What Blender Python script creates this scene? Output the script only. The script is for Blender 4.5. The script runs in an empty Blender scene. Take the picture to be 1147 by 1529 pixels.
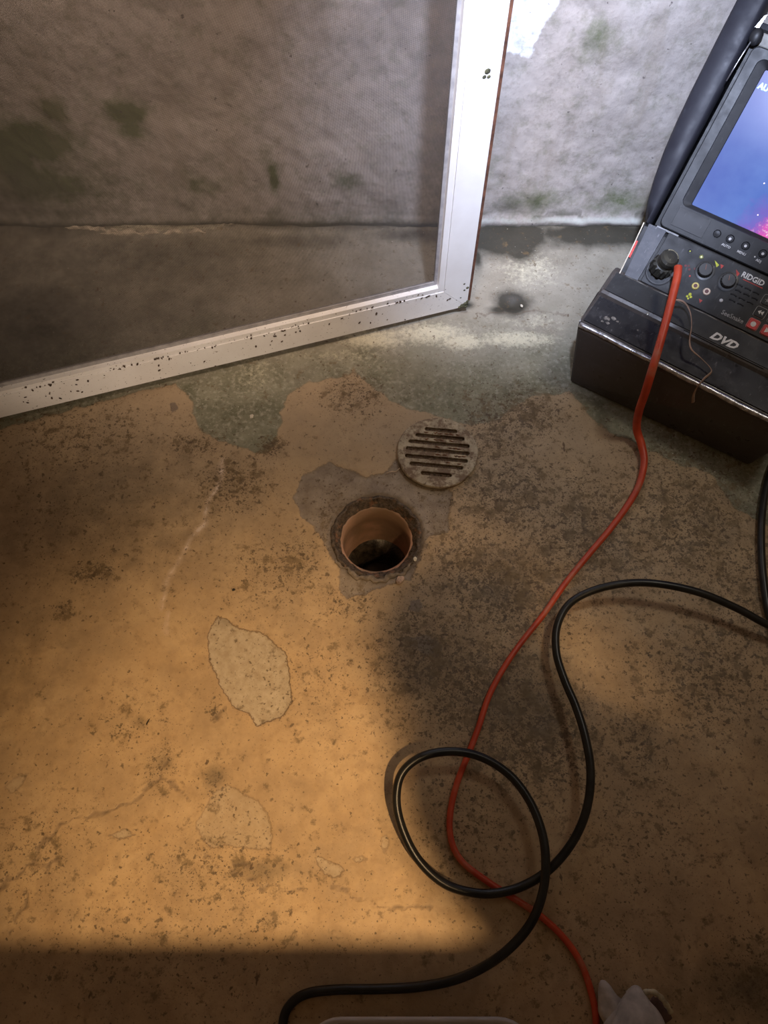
import bpy, bmesh, math, random
import numpy as np
from mathutils import Vector, Matrix
random.seed(4); np.random.seed(4)
S = bpy.context.scene; COL = S.collection
# ---------------------------------------------------------------- camera
H = 1.25; TILT = math.radians(26); F = 1149.0
cd = bpy.data.cameras.new('camera'); cam = bpy.data.objects.new('camera', cd); COL.objects.link(cam)
cam.location = (0, 0, H); cam.rotation_euler = (TILT, 0, 0)
cd.sensor_fit = 'VERTICAL'; cd.sensor_height = 36.0; cd.sensor_width = 27.0
cd.lens = 36.0 * F / 1529.0; cd.clip_start = 0.01
S.camera = cam
# ---------------------------------------------------------------- world, lamps, exposure
w = bpy.data.worlds.new('world'); S.world = w; w.use_nodes = True
w.node_tree.nodes['Background'].inputs[0].default_value = (1.0, 0.64, 0.36, 1)
w.node_tree.nodes['Background'].inputs[1].default_value = 0.10

def lamp(name, kind, loc, target, energy, color, size, spot=None, blend=0.5):
    l = bpy.data.lights.new(name, kind); o = bpy.data.objects.new(name, l); COL.objects.link(o)
    o.location = loc; l.energy = energy; l.color = color
    if kind == 'SPOT':
        l.shadow_soft_size = size; l.spot_size = math.radians(spot); l.spot_blend = blend
    elif kind == 'AREA': l.shape = 'DISK'; l.size = size
    else: l.shadow_soft_size = size
    o.rotation_euler = (Vector(target) - Vector(loc)).to_track_quat('-Z', 'Y').to_euler()
    return o
lamp('warm_lamp', 'SPOT', (0.75, -0.95, 3.0), (-0.08, 0.05, 0), 430, (1.0, 0.66, 0.34), 0.05, 22.5, 1.0)
lamp('cool_lamp', 'SPOT', (0.16, 0.42, 1.45), (0.30, 1.30, 0.37), 205, (0.66, 0.75, 1.0), 0.03, 46, 1.0)
lamp('side_lamp', 'SPOT', (0.95, 1.0, 1.9), (0.36, 0.68, 0), 23, (1.0, 0.92, 0.80), 0.15, 41, 1.0)
lamp('rail_fill', 'SPOT', (-0.30, -0.30, 0.50), (-0.42, 0.90, 0.22), 22, (1.0, 0.80, 0.62), 0.05, 42, 1.0)  # added fill that brightens the door rail, stands for no real source
lamp('wall_fill', 'SPOT', (-0.10, 0.42, 2.1), (-0.22, 1.32, 0.66), 235, (1.0, 0.74, 0.57), 0.22, 46, 1.0)  # added fill aimed at the wall behind the mesh, not a fixture
S.view_settings.view_transform = 'Standard'; S.view_settings.look = 'None'
S.view_settings.gamma = 1; S.view_settings.use_curve_mapping = False
S.view_settings.exposure = 0.0

# ---------------------------------------------------------------- helpers
def fl(px, py, z=0.0):
    """point of the place at height z seen at a pixel of the 1147x1529 photograph"""
    x = (px - 573.5) / F; u = (764.5 - py) / F
    d = (x, math.sin(TILT) + u * math.cos(TILT), -math.cos(TILT) + u * math.sin(TILT))
    t = (z - H) / d[2]
    return (d[0] * t, d[1] * t, z)
WALLY = 1.32
def wl(px, py):
    x = (px - 573.5) / F; u = (764.5 - py) / F
    d = (x, math.sin(TILT) + u * math.cos(TILT), -math.cos(TILT) + u * math.sin(TILT))
    t = WALLY / d[1]
    return (d[0] * t, H + d[2] * t)

def tag(o, label=None, cat=None, group=None, kind=None):
    for k, v in (('label', label), ('category', cat), ('group', group), ('kind', kind)):
        if v: o[k] = v
    return o
def empty(name, loc=(0, 0, 0), rz=0.0):
    o = bpy.data.objects.new(name, None); COL.objects.link(o); o.location = loc; o.rotation_euler = (0, 0, rz)
    o.empty_display_size = 0.05
    return o
def link(name, me, mat=None, parent=None, smooth=False):
    o = bpy.data.objects.new(name, me); COL.objects.link(o)
    if mat: me.materials.append(mat)
    if parent: o.parent = parent
    if smooth: me.polygons.foreach_set('use_smooth', [True] * len(me.polygons))
    return o
def build(name, bm, mat=None, parent=None, smooth=False):
    bmesh.ops.recalc_face_normals(bm, faces=bm.faces[:])
    me = bpy.data.meshes.new(name); bm.to_mesh(me); bm.free()
    return link(name, me, mat, parent, smooth)
def box(bm, x0, x1, y0, y1, z0, z1, bev=0.0, seg=2, M=None):
    vs = [bm.verts.new((x, y, z)) for x in (x0, x1) for y in (y0, y1) for z in (z0, z1)]
    q = [(0, 1, 3, 2), (4, 6, 7, 5), (0, 4, 5, 1), (2, 3, 7, 6), (0, 2, 6, 4), (1, 5, 7, 3)]
    fs = [bm.faces.new([vs[i] for i in f]) for f in q]
    if bev:
        es = list({e for f in fs for e in f.edges})
        r = bmesh.ops.bevel(bm, geom=es, offset=bev, segments=seg, profile=0.5, affect='EDGES')
        vs = list({v for f in r['faces'] for v in f.verts} | {v for v in vs if v.is_valid})
    if M: bmesh.ops.transform(bm, matrix=M, verts=vs)
    return vs
def prism(bm, poly, axis_pts, close=True):
    """poly: list of 2-tuples; axis_pts(p, k) -> 3D for end k"""
    a = [bm.verts.new(axis_pts(p, 0)) for p in poly]; b = [bm.verts.new(axis_pts(p, 1)) for p in poly]
    n = len(poly)
    fs = [bm.faces.new((a[i], a[(i + 1) % n], b[(i + 1) % n], b[i])) for i in range(n)]
    if close: fs += [bm.faces.new(a[::-1]), bm.faces.new(b)]
    return fs
def lathe(bm, prof, n=32, M=None, jitter=None):
    rings = []
    for (r, z) in prof:
        ring = []
        for i in range(n):
            a = 2 * math.pi * i / n; rr = r * (1 + (jitter(a, z) if jitter else 0))
            p = Vector((rr * math.cos(a), rr * math.sin(a), z))
            ring.append(bm.verts.new(M @ p if M else p))
        rings.append(ring)
    for A, B in zip(rings, rings[1:]):
        for i in range(n): bm.faces.new((A[i], A[(i + 1) % n], B[(i + 1) % n], B[i]))
    return rings
def cap(bm, ring): bm.faces.new(ring)
def catmull(P, per=10):
    P = [np.array(p, float) for p in P]; P = [2 * P[0] - P[1]] + P + [2 * P[-1] - P[-2]]; out = []
    for i in range(1, len(P) - 2):
        p0, p1, p2, p3 = P[i - 1:i + 3]
        for k in range(per):
            t = k / per
            out.append(0.5 * (2 * p1 + (p2 - p0) * t + (2 * p0 - 5 * p1 + 4 * p2 - p3) * t * t + (3 * p1 - p0 - 3 * p2 + p3) * t ** 3))
    out.append(P[-2]); return out
def tube(bm, pts, rad, n=12, flat=1.0):
    """pts Nx3, rad constant or list"""
    N = len(pts); rings = []; pts = [Vector(p[:3]) for p in pts]
    up = Vector((0, 0, 1)); prev = None
    for i, p in enumerate(pts):
        t = (pts[min(i + 1, N - 1)] - pts[max(i - 1, 0)]).normalized()
        if prev is None:
            s = t.cross(up); s = s.normalized() if s.length > 1e-4 else t.cross(Vector((1, 0, 0))).normalized()
        else: s = (prev - t * prev.dot(t)).normalized()
        prev = s; b = t.cross(s)
        r = rad[i] if hasattr(rad, '__len__') else rad
        rings.append([bm.verts.new(p + (s * math.cos(2 * math.pi * k / n) + b * math.sin(2 * math.pi * k / n) * flat) * r) for k in range(n)])
    for A, B in zip(rings, rings[1:]):
        for k in range(n): bm.faces.new((A[k], A[(k + 1) % n], B[(k + 1) % n], B[k]))
    bm.faces.new(rings[0][::-1]); bm.faces.new(rings[-1])

# numpy value noise ------------------------------------------------------
def vnoise(x, y, seed=0):
    xi = np.floor(x).astype(np.int64); yi = np.floor(y).astype(np.int64); fx = x - xi; fy = y - yi
    fx = fx * fx * (3 - 2 * fx); fy = fy * fy * (3 - 2 * fy)
    def h(a, b):
        n = (a * 374761393 + b * 668265263 + seed * 974711) & 0x7fffffff
        n = ((n ^ (n >> 13)) * 1274126177) & 0x7fffffff
        return ((n ^ (n >> 16)) & 0xffff) / 65535.0
    return (h(xi, yi) * (1 - fx) + h(xi + 1, yi) * fx) * (1 - fy) + (h(xi, yi + 1) * (1 - fx) + h(xi + 1, yi + 1) * fx) * fy
def fbm(x, y, sc, oct=4, seed=0):
    s = 0; a = 1; t = 0
    for o in range(oct):
        s = s + a * vnoise(x * sc * 2 ** o, y * sc * 2 ** o, seed + o); t += a; a *= 0.5
    return s / t
def seg_dist(X, Y, P, closed=True):
    d = np.full(X.shape, 1e9); n = len(P); ins = np.zeros(X.shape, bool)
    for i in range(n if closed else n - 1):
        x0, y0 = P[i][:2]; x1, y1 = P[(i + 1) % n][:2]; dx, dy = x1 - x0, y1 - y0
        t = np.clip(((X - x0) * dx + (Y - y0) * dy) / (dx * dx + dy * dy + 1e-12), 0, 1)
        d = np.minimum(d, np.hypot(X - x0 - t * dx, Y - y0 - t * dy))
        if closed:
            c = ((y0 > Y) != (y1 > Y)) & (X < (x1 - x0) * (Y - y0) / (y1 - y0 + 1e-12) + x0); ins ^= c
    return np.where(ins, -d, d) if closed else d
def fpoly(px): return [fl(*p) for p in px]

# node helper ------------------------------------------------------------
class NT:
    def __init__(s, name):
        s.m = bpy.data.materials.new(name); s.m.use_nodes = True; s.t = s.m.node_tree
        s.b = s.t.nodes['Principled BSDF']; s.co = None
    def n(s, ty, **k):
        o = s.t.nodes.new(ty)
        for a, v in k.items(): setattr(o, a, v)
        return o
    def set(s, sock, v):
        if isinstance(v, bpy.types.NodeSocket): s.t.links.new(v, sock)
        elif v is not None:
            if isinstance(v, (tuple, list)) and len(v) == 3 and sock.type == 'RGBA': v = (*v, 1)
            sock.default_value = v
    def coord(s):
        if not s.co: s.co = s.n('ShaderNodeTexCoord').outputs['Object']
        return s.co
    def noise(s, scale, detail=4, rough=0.55, stretch=None, dist=0.0, off=None):
        o = s.n('ShaderNodeTexNoise'); c = s.coord()
        if stretch or off:
            mp = s.n('ShaderNodeMapping'); s.set(mp.inputs[0], c)
            if stretch: mp.inputs['Scale'].default_value = stretch
            if off: mp.inputs['Location'].default_value = off
            c = mp.outputs[0]
        s.set(o.inputs['Vector'], c); o.inputs['Scale'].default_value = scale
        o.inputs['Detail'].default_value = detail; o.inputs['Roughness'].default_value = rough
        o.inputs['Distortion'].default_value = dist
        return o.outputs['Fac']
    def attr(s, name): return s.n('ShaderNodeAttribute', attribute_name=name).outputs['Fac']
    def math(s, op, a, b=None, c=None, clamp=False):
        o = s.n('ShaderNodeMath', operation=op); o.use_clamp = clamp
        for i, v in enumerate((a, b, c)): s.set(o.inputs[i], v)
        return o.outputs[0]
    def mr(s, v, a, b, c=0.0, d=1.0, smooth=False):
        o = s.n('ShaderNodeMapRange'); o.interpolation_type = 'SMOOTHSTEP' if smooth else 'LINEAR'
        for i, x in enumerate((v, a, b, c, d)): s.set(o.inputs[i], x)
        return o.outputs[0]
    def mix(s, f, a, b, mode='MIX'):
        o = s.n('ShaderNodeMix', data_type='RGBA', blend_type=mode); o.clamp_factor = True
        s.set(o.inputs[0], f); s.set(o.inputs[6], a); s.set(o.inputs[7], b)
        return o.outputs[2]
    def bump(s, h, strength=0.3, dist=0.002):
        o = s.n('ShaderNodeBump'); o.inputs['Strength'].default_value = strength; o.inputs['Distance'].default_value = dist
        s.set(o.inputs['Height'], h); s.t.links.new(o.outputs[0], s.b.inputs['Normal'])
    def out(s, color=None, rough=None, metal=None, spec=None):
        s.set(s.b.inputs['Base Color'], color); s.set(s.b.inputs['Roughness'], rough)
        s.set(s.b.inputs['Metallic'], metal); s.set(s.b.inputs['Specular IOR Level'], spec)
        return s.m
def plain(name, col, rough=0.5, metal=0.0, var=0.25, scale=60, bump=0.0, spec=0.5):
    m = NT(name); f = m.mr(m.noise(scale, 5), 0.35, 0.65)
    c = m.mix(f, tuple(x * (1 - var) for x in col), tuple(min(1, x * (1 + var)) for x in col))
    if bump: m.bump(m.noise(scale * 3, 4), bump, 0.001)
    return m.out(c, m.mr(m.noise(scale * 0.7, 3), 0.3, 0.7, max(0, rough - 0.08), min(1, rough + 0.08)), metal, spec)

# ---------------------------------------------------------------- floor
HC = fl(562, 800)[:2]; HR = 0.080
green_poly = fpoly([(-500, 640), (0, 640), (150, 600), (262, 572), (285, 600), (298, 640), (325, 660), (362, 668), (398, 681), (412, 655), (428, 590), (462, 572), (508, 562), (528, 552), (545, 572), (580, 597), (622, 612), (665, 625), (705, 635), (742, 628), (775, 600), (810, 590), (850, 585), (900, 640), (1010, 690), (1060, 705), (1100, 760), (1160, 790), (1500, 800), (2400, 300), (1147, 250), (0, 250), (-1300, 250)])
patch_poly = fpoly([(452, 712), (470, 700), (492, 690), (520, 700), (548, 712), (575, 705), (592, 688), (640, 720), (676, 735), (668, 792), (640, 800), (628, 830), (612, 866), (575, 872), (548, 886), (520, 894), (506, 880), (508, 850), (490, 822), (478, 795), (450, 770), (438, 742)])
bares = [
 ([(324, 918), (338, 924), (360, 940), (392, 946), (412, 962), (428, 978), (432, 1010), (436, 1050), (420, 1072), (398, 1078), (384, 1084), (372, 1066), (350, 1056), (335, 1036), (322, 1008), (312, 980), (310, 948)], 1.0),
 ([(340, 1172), (362, 1186), (385, 1196), (402, 1220), (407, 1250), (405, 1270), (370, 1266), (338, 1262), (316, 1266), (300, 1252), (292, 1230), (306, 1208), (318, 1186)], 0.5),
 ([(470, 1274), (486, 1284), (502, 1290), (514, 1300), (500, 1312), (486, 1306), (476, 1294)], 0.6),
 ([(568, 1252), (576, 1246), (582, 1256), (574, 1276)], 0.45),
 ([(160, 1248), (186, 1238), (204, 1246), (180, 1252)], 0.6),
 ([(8, 1176), (22, 1162), (42, 1155), (34, 1172), (18, 1184)], 0.4),
 ([(526, 1284), (540, 1276), (548, 1284), (534, 1288)], 0.5)]
darks = [([(596, 948), (618, 952), (640, 946), (662, 966), (654, 982), (636, 978), (618, 966)], 1.0),
 ([(612, 897), (626, 894), (632, 904), (624, 914), (612, 910)], 1.0), ([(252, 602), (262, 600), (266, 610), (257, 616)], 1.0)]
cracks = [[(92, 1282), (66, 1300), (45, 1290), (80, 1240), (110, 1218), (170, 1212), (205, 1190), (248, 1158), (284, 1192)],
 [(248, 1158), (246, 1130)], [(8, 1400), (30, 1370), (36, 1335)], [(0, 1330), (40, 1290)],
 [(300, 1278), (330, 1300), (370, 1312), (410, 1326), (455, 1322)], [(318, 1072), (340, 1056)],
 [(352, 1292), (390, 1290)], [(670, 462), (730, 470), (800, 462), (850, 470)], [(500, 1330), (560, 1350), (640, 1345)]]
scratch = [[(333, 690), (326, 722), (310, 752), (308, 780), (282, 806), (268, 835), (248, 870), (240, 908)], [(252, 918), (248, 940)]]
# soft dirt: px, py, rx, ry (pixels at that place), amount
dirt = [(740, 650, 60, 70, .7), (790, 620, 60, 40, .8), (760, 740, 110, 80, .75), (880, 800, 140, 110, .75), (1020, 780, 120, 130, .7), (760, 880, 120, 90, .8),
        (640, 980, 90, 90, .75), (720, 1030, 120, 100, .8), (800, 1100, 120, 100, .8), (950, 1110, 60, 90, .6), (1100, 880, 120, 150, .6), (700, 850, 90, 80, .7), (1060, 1010, 150, 110, .6), (960, 1240, 160, 120, .35),
        (700, 1220, 80, 100, .5), (290, 665, 50, 20, .7), (405, 668, 20, 16, 1.), (350, 720, 60, 45, .7), (440, 845, 50, 55, .6), (500, 780, 30, 60, .5),
        (530, 590, 50, 36, .65), (140, 855, 36, 20, .8), (120, 650, 140, 55, .5), (400, 850, 60, 60, .45), (60, 660, 90, 80, .3), (520, 900, 60, 30, .5),
        (95, 910, 16, 14, .8), (150, 740, 200, 130, .25), (330, 1300, 130, 60, .45), (250, 1400, 260, 110, .3), (60, 1280, 90, 90, .35), (400, 1375, 20, 14, .7), (190, 1080, 60, 50, .35), (320, 1060, 12, 12, .8),
        (240, 1145, 30, 40, .5), (320, 1165, 20, 30, .5), (580, 1000, 40, 60, .4), (600, 1060, 40, 60, .45), (890, 1420, 180, 120, .25), (1120, 1450, 80, 80, .5), (1040, 730, 70, 50, .4), (480, 1000, 90, 100, .3)]
# broad dark tones: mould, damp, and shade painted on the floor behind the door
stain_shade = [(755, 352, 60, 26, 1.5), (775, 372, 26, 16, 1.2), (900, 350, 110, 18, 1.1), (765, 452, 24, 16, 1.3), (745, 462, 16, 8, .9), (860, 350, 60, 14, .5), (300, 390, 200, 60, .35), (100, 340, 130, 24, .6), (30, 400, 120, 80, .4), (160, 470, 140, 60, .35), (200, 380, 260, 60, .5), (60, 480, 150, 90, .6), (250, 460, 120, 60, .35), (440, 360, 120, 14, .5), (620, 350, 90, 14, .6), (713, 385, 8, 20, .8), (700, 455, 10, 6, .8),
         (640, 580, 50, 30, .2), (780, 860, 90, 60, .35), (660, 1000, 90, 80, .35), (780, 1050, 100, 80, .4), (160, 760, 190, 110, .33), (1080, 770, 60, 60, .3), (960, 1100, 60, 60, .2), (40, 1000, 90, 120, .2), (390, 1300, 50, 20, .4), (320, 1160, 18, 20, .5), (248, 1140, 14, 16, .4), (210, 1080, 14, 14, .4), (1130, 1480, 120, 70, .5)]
pale = [(560, 505, 60, 16, .9), (640, 498, 70, 18, .9), (690, 510, 40, 14, 1.), (770, 506, 70, 14, .9), (380, 560, 40, 40, .5), (520, 530, 80, 14, .5), (790, 400, 60, 40, .6), (450, 530, 60, 20, .35), (800, 480, 60, 20, .5), (340, 600, 30, 30, .3), (230, 342, 110, 7, .9), (330, 336, 30, 5, .9)]
def blobs(X, Y, L, base=0.0):
    out = np.zeros(X.shape)
    for (px, py, rx, ry, a) in L:
        c = fl(px, py); ex = abs(fl(px + rx, py)[0] - c[0]); ey = abs(fl(px, py - ry)[1] - c[1])
        out = np.maximum(out, a * np.exp(-(((X - c[0]) / ex) ** 2 + ((Y - c[1]) / ey) ** 2) * 0.9))
    return out
def floor_attrs(X, Y):
    A = {}
    wob = (fbm(X, Y, 45, 3, 5) - .5) * .016
    A['green'] = seg_dist(X, Y, green_poly) + wob
    A['patch'] = seg_dist(X, Y, patch_poly) + (fbm(X, Y, 60, 3, 9) - .5) * .010
    b = np.full(X.shape, 1.0); s = np.zeros(X.shape)
    for P, a in bares:
        d = seg_dist(X, Y, fpoly(P)); k = d < b; b = np.where(k, d, b); s = np.where(k, a, s)
    A['bare'] = b + (fbm(X, Y, 90, 3, 2) - .5) * .005; A['bare_s'] = s
    b = np.full(X.shape, 1.0)
    for P, a in darks: b = np.minimum(b, seg_dist(X, Y, fpoly(P)))
    A['dark'] = b + (fbm(X, Y, 90, 3, 3) - .5) * .006
    b = np.full(X.shape, 1.0); wx = (fbm(X, Y, 50, 3, 31) - .5) * .03; wy = (fbm(X, Y, 50, 3, 37) - .5) * .03
    for P in cracks: b = np.minimum(b, seg_dist(X + wx, Y + wy, fpoly(P), False))
    A['crack'] = b
    b = np.full(X.shape, 1.0)
    for P in scratch: b = np.minimum(b, seg_dist(X + wx * .4, Y + wy * .4, fpoly(P), False))
    A['scratch'] = b
    A['dirt'] = np.clip(blobs(X, Y, dirt), 0, 1)
    st = blobs(X, Y, stain_shade); st = np.maximum(st, 0.75 * np.exp(-np.clip(WALLY - Y, 0, 9) / 0.022) * (0.6 + 0.6 * fbm(X, Y, 9, 2, 14)))  # dark gap line painted along the foot of the wall
    A['stain_shade'] = np.clip(st, 0, 1); A['pale'] = blobs(X, Y, pale)
    ss = lambda v, a, b_: np.clip((v - a) / (b_ - a), 0, 1)
    h = (fbm(X, Y, 8, 4, 11) - .5) * .0030 + (fbm(X, Y, 70, 2, 12) - .5) * .0008
    h -= .0018 * ss(-A['bare'], -.001, .003) * A['bare_s'] + .0012 * ss(-A['green'], -.001, .004) + .0022 * ss(-A['patch'], -.001, .004)
    c = fl(765, 452); h -= .010 * np.exp(-(((X - c[0]) / .020) ** 2 + ((Y - c[1]) / .016) ** 2))
    r = np.hypot(X - HC[0], Y - HC[1]); h = h * np.clip((r - HR) / .02, 0, 1)
    # broken plaster ridge lying along the foot of the wall
    for (px, py, L, wdt, hh) in ((240, 345, .19, .011, .008), (190, 336, .10, .006, .006), (330, 338, .08, .007, .007), (560, 334, .2, .005, .004)):
        c = fl(px, py); h += hh * np.exp(-((X - c[0]) / L) ** 4 - ((Y - c[1] - (fbm(X, Y, 20, 3, 8) - .5) * .016) / wdt) ** 2)
    A['h'] = h
    return A
st = 0.004
KX0, KX1, KY0 = -250, 258, -190
ky1 = int((WALLY + .02 - HC[1]) / st)
xs = np.concatenate([np.array([-2.4, -1.9, -1.4]), HC[0] + st * np.arange(KX0, KX1), np.array([1.3, 1.7, 2.4])])
ys = np.concatenate([np.array([-2.0, -1.5, -1.0, -.6]), HC[1] + st * np.arange(KY0, ky1 + 1)])
NX, NY = len(xs), len(ys); GX, GY = np.meshgrid(xs, ys)
ix0 = 3 - KX0 - 30; iy0 = 4 - KY0 - 30     # index of hole square corner, 60 cells wide
idx = np.arange(NX * NY).reshape(NY, NX)
quads = np.stack([idx[:-1, :-1], idx[:-1, 1:], idx[1:, 1:], idx[1:, :-1]], -1)
keep = np.ones(quads.shape[:2], bool); keep[iy0:iy0 + 60, ix0:ix0 + 60] = False
quads = quads[keep]
bd = [(iy0, ix0 + k) for k in range(60)] + [(iy0 + k, ix0 + 60) for k in range(60)] + [(iy0 + 60, ix0 + 60 - k) for k in range(60)] + [(iy0 + 60 - k, ix0) for k in range(60)]
bidx = np.array([idx[a] for a in bd]); bx = GX.ravel()[bidx]; by = GY.ravel()[bidx]
ang = np.arctan2(by - HC[1], bx - HC[0])
hx = HC[0] + HR * np.cos(ang); hy = HC[1] + HR * np.sin(ang)
RN = 16; px_, py_ = [], []; prev = bidx; newq = []; base = NX * NY
for k in range(1, RN + 1):
    t = k / RN; px_.append(bx * (1 - t) + hx * t); py_.append(by * (1 - t) + hy * t)
    cur = base + (k - 1) * 240 + np.arange(240)
    newq.append(np.stack([prev, np.roll(prev, -1), np.roll(cur, -1), cur], -1)); prev = cur
AX = np.concatenate([GX.ravel()] + px_); AY = np.concatenate([GY.ravel()] + py_)
quads = np.concatenate([quads] + newq)
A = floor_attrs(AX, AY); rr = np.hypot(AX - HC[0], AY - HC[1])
def npmesh(name, co, quads, attrs):
    me = bpy.data.meshes.new(name); me.vertices.add(len(co)); me.vertices.foreach_set('co', co.astype(np.float32).ravel())
    q = quads.astype(np.int32); me.loops.add(q.size); me.loops.foreach_set('vertex_index', q.ravel())
    me.polygons.add(len(q)); me.polygons.foreach_set('loop_start', np.arange(0, q.size, 4, dtype=np.int32))
    me.polygons.foreach_set('loop_total', np.full(len(q), 4, np.int32)); me.update(calc_edges=True)
    me.polygons.foreach_set('use_smooth', np.ones(len(q), bool))
    for k, v in attrs.items():
        a = me.attributes.new(k, 'FLOAT', 'POINT'); a.data.foreach_set('value', np.asarray(v, np.float32))
    me.validate(); return me
fz = A.pop('h'); fz -= np.where(rr < .086, .004 * (1 - (rr - .08) / .006), 0)
A['rim'] = rr
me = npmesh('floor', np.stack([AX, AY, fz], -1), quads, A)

def floor_mat():
    m = NT('painted_concrete_floor')
    big = m.mr(m.noise(4, 3), .35, .65); mid = m.mr(m.noise(16, 5), .3, .7); fine = m.noise(120, 5); fine2 = m.noise(45, 5, off=(3, 1, 0))
    sp0 = m.n('ShaderNodeSeparateXYZ'); m.set(sp0.inputs[0], m.coord()); sepy0 = sp0.outputs[1]
    paint = m.mix(mid, (.50, .335, .175), (.62, .44, .245)); paint = m.mix(m.mr(big, .2, 1, 0, .5), paint, (.46, .325, .19))
    paint = m.mix(m.mr(fine2, .52, .66, 0, .45), paint, (.36, .235, .12))
    gr = m.mix(m.mr(m.noise(20, 6, .7), .35, .65), (.15, .15, .095), (.31, .30, .215)); gr = m.mix(m.mr(fine, .5, .66, 0, .6), gr, (.47, .45, .36))
    gr = m.mix(m.mr(m.noise(5, 3, off=(5, 2, 1)), .45, .6, 0, .6), gr, (.24, .245, .17))
    pt = m.mix(m.mr(m.noise(30, 6, .7), .35, .65), (.22, .175, .135), (.36, .30, .235))
    ba = m.mix(m.mr(m.noise(70, 6, .7), .35, .65), (.40, .31, .205), (.53, .44, .315)); ba = m.mix(m.mr(m.math('ADD', sepy0, m.math('MULTIPLY', m.noise(30, 4), .03)), .405, .425, 0, .75), ba, (.25, .20, .14)); 
    dk = m.mix(mid, (.22, .17, .125), (.27, .21, .16))
    jit = m.math('MULTIPLY', m.math('SUBTRACT', m.noise(150, 5, .75), .5), .012)
    def msk(a, wdt=.0012): return m.mr(m.math('ADD', m.attr(a), jit), -wdt, wdt, 1, 0)
    gm, pm, bm_, dm = msk('green', .002), msk('patch', .0016), msk('bare'), msk('dark')
    sepy = m.n('ShaderNodeSeparateXYZ'); m.set(sepy.inputs[0], m.coord())
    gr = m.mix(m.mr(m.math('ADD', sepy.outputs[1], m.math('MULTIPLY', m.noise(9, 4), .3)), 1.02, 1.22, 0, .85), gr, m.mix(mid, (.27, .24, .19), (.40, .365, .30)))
    paint = m.mix(m.mr(m.noise(9, 6, .7, off=(7, 7, 0)), .42, .62, 0, .6), paint, (.34, .235, .135))
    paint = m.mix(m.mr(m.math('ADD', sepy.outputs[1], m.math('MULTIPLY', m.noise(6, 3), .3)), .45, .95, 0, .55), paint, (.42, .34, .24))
    c = m.mix(gm, paint, gr); c = m.mix(pm, c, pt); bs = m.attr('bare_s')
    c = m.mix(m.math('MULTIPLY', bm_, bs), c, ba); c = m.mix(dm, c, dk); c = m.mix(m.mr(m.math('ADD', m.attr('dirt'), m.math('SUBTRACT', m.noise(24, 5, .65), .5)), .2, .9, 0, .40), c, (.26, .195, .12))
    # outline where the paint broke away
    ed = m.math('ABSOLUTE', m.math('ADD', m.attr('bare'), jit)); ed = m.math('MULTIPLY', m.mr(ed, .0003, .0018, .75, 0), bs)
    c = m.mix(ed, c, (.15, .09, .05))
    ed = m.math('ABSOLUTE', m.math('ADD', m.attr('patch'), jit)); c = m.mix(m.mr(ed, .0003, .002, .35, 0), c, (.15, .11, .07))
    ed = m.math('ABSOLUTE', m.math('ADD', m.attr('green'), jit)); c = m.mix(m.mr(ed, .0003, .002, .35, 0), c, (.20, .16, .10))
    pl_ = m.attr('pale'); pf = m.mr(m.math('ADD', pl_, m.math('MULTIPLY', m.math('SUBTRACT', m.noise(90, 6, .75), .5), 1.6)), .38, .85, 0, .9)
    c = m.mix(pf, c, (.66, .62, .46))
    sc = m.attr('scratch'); c = m.mix(m.mr(m.math('ADD', sc, m.math('MULTIPLY', m.math('SUBTRACT', m.noise(60, 5), .5), .016)), .0, .008, .5, 0), c, (.72, .56, .44))
    sc2 = m.mr(m.math('ADD', sc, m.math('MULTIPLY', m.math('SUBTRACT', m.noise(60, 5), .45), .02)), .0, .0025, .6, 0); c = m.mix(sc2, c, (.80, .68, .58))
    # stains with the painted shade, rust speckles and dirt
    sn = m.attr('stain_shade'); stf = m.mr(m.math('ADD', sn, m.math('MULTIPLY', m.math('SUBTRACT', m.noise(28, 6, .65), .5), .7)), .12, .72, 0, .92)
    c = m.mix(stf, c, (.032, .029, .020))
    d = m.attr('dirt')
    sp = m.math('ADD', m.noise(85, 6, .62), m.math('MULTIPLY', d, .16)); c = m.mix(m.mr(sp, .635, .69, 0, .8), c, (.12, .085, .05))
    sp = m.math('ADD', m.noise(190, 5, .6, off=(2, 7, 0)), m.math('MULTIPLY', d, .10)); c = m.mix(m.mr(sp, .66, .71, 0, .8), c, (.07, .05, .032))
    sp = m.math('ADD', m.noise(330, 3, .55, off=(6, 2, 0)), m.math('MULTIPLY', d, .15)); c = m.mix(m.mr(sp, .665, .71, 0, .75), c, (.075, .05, .03))
    sp = m.math('ADD', m.noise(130, 4, .5, off=(8, 8, 0)), m.math('MULTIPLY', d, .15)); c = m.mix(m.mr(sp, .68, .715, 0, .8), c, (.10, .065, .035))
    sp = m.math('ADD', m.noise(40, 6, .7, off=(9, 2, 0)), m.math('MULTIPLY', d, .16)); c = m.mix(m.mr(sp, .595, .68, 0, .72), c, (.16, .11, .055))
    c = m.mix(m.mr(m.noise(60, 4, .6, stretch=(1, .35, 1), off=(1, 4, 0)), .69, .72, 0, .8), c, (.10, .06, .035))
    ck = m.mr(m.math('ADD', m.attr('crack'), m.math('MULTIPLY', m.noise(70, 5), .006)), 0.0022, .0075, .8, 0); c = m.mix(ck, c, (.13, .09, .06))
    # rust and mud around the drain mouth
    rm = m.mr(m.math('ADD', m.attr('rim'), m.math('MULTIPLY', m.math('SUBTRACT', m.noise(50, 5, .7), .5), .03)), .081, .092, .85, 0); c = m.mix(rm, c, (.13, .10, .075))
    gl = m.mr(m.noise(260, 2, .5, off=(4, 4, 4)), .74, .77, 0, .8); c = m.mix(m.math('MULTIPLY', gl, gm), c, (.75, .72, .62))
    h = m.math('ADD', m.math('MULTIPLY', fine, .6), m.math('MULTIPLY', m.noise(40, 6, .7), .8))
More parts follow.
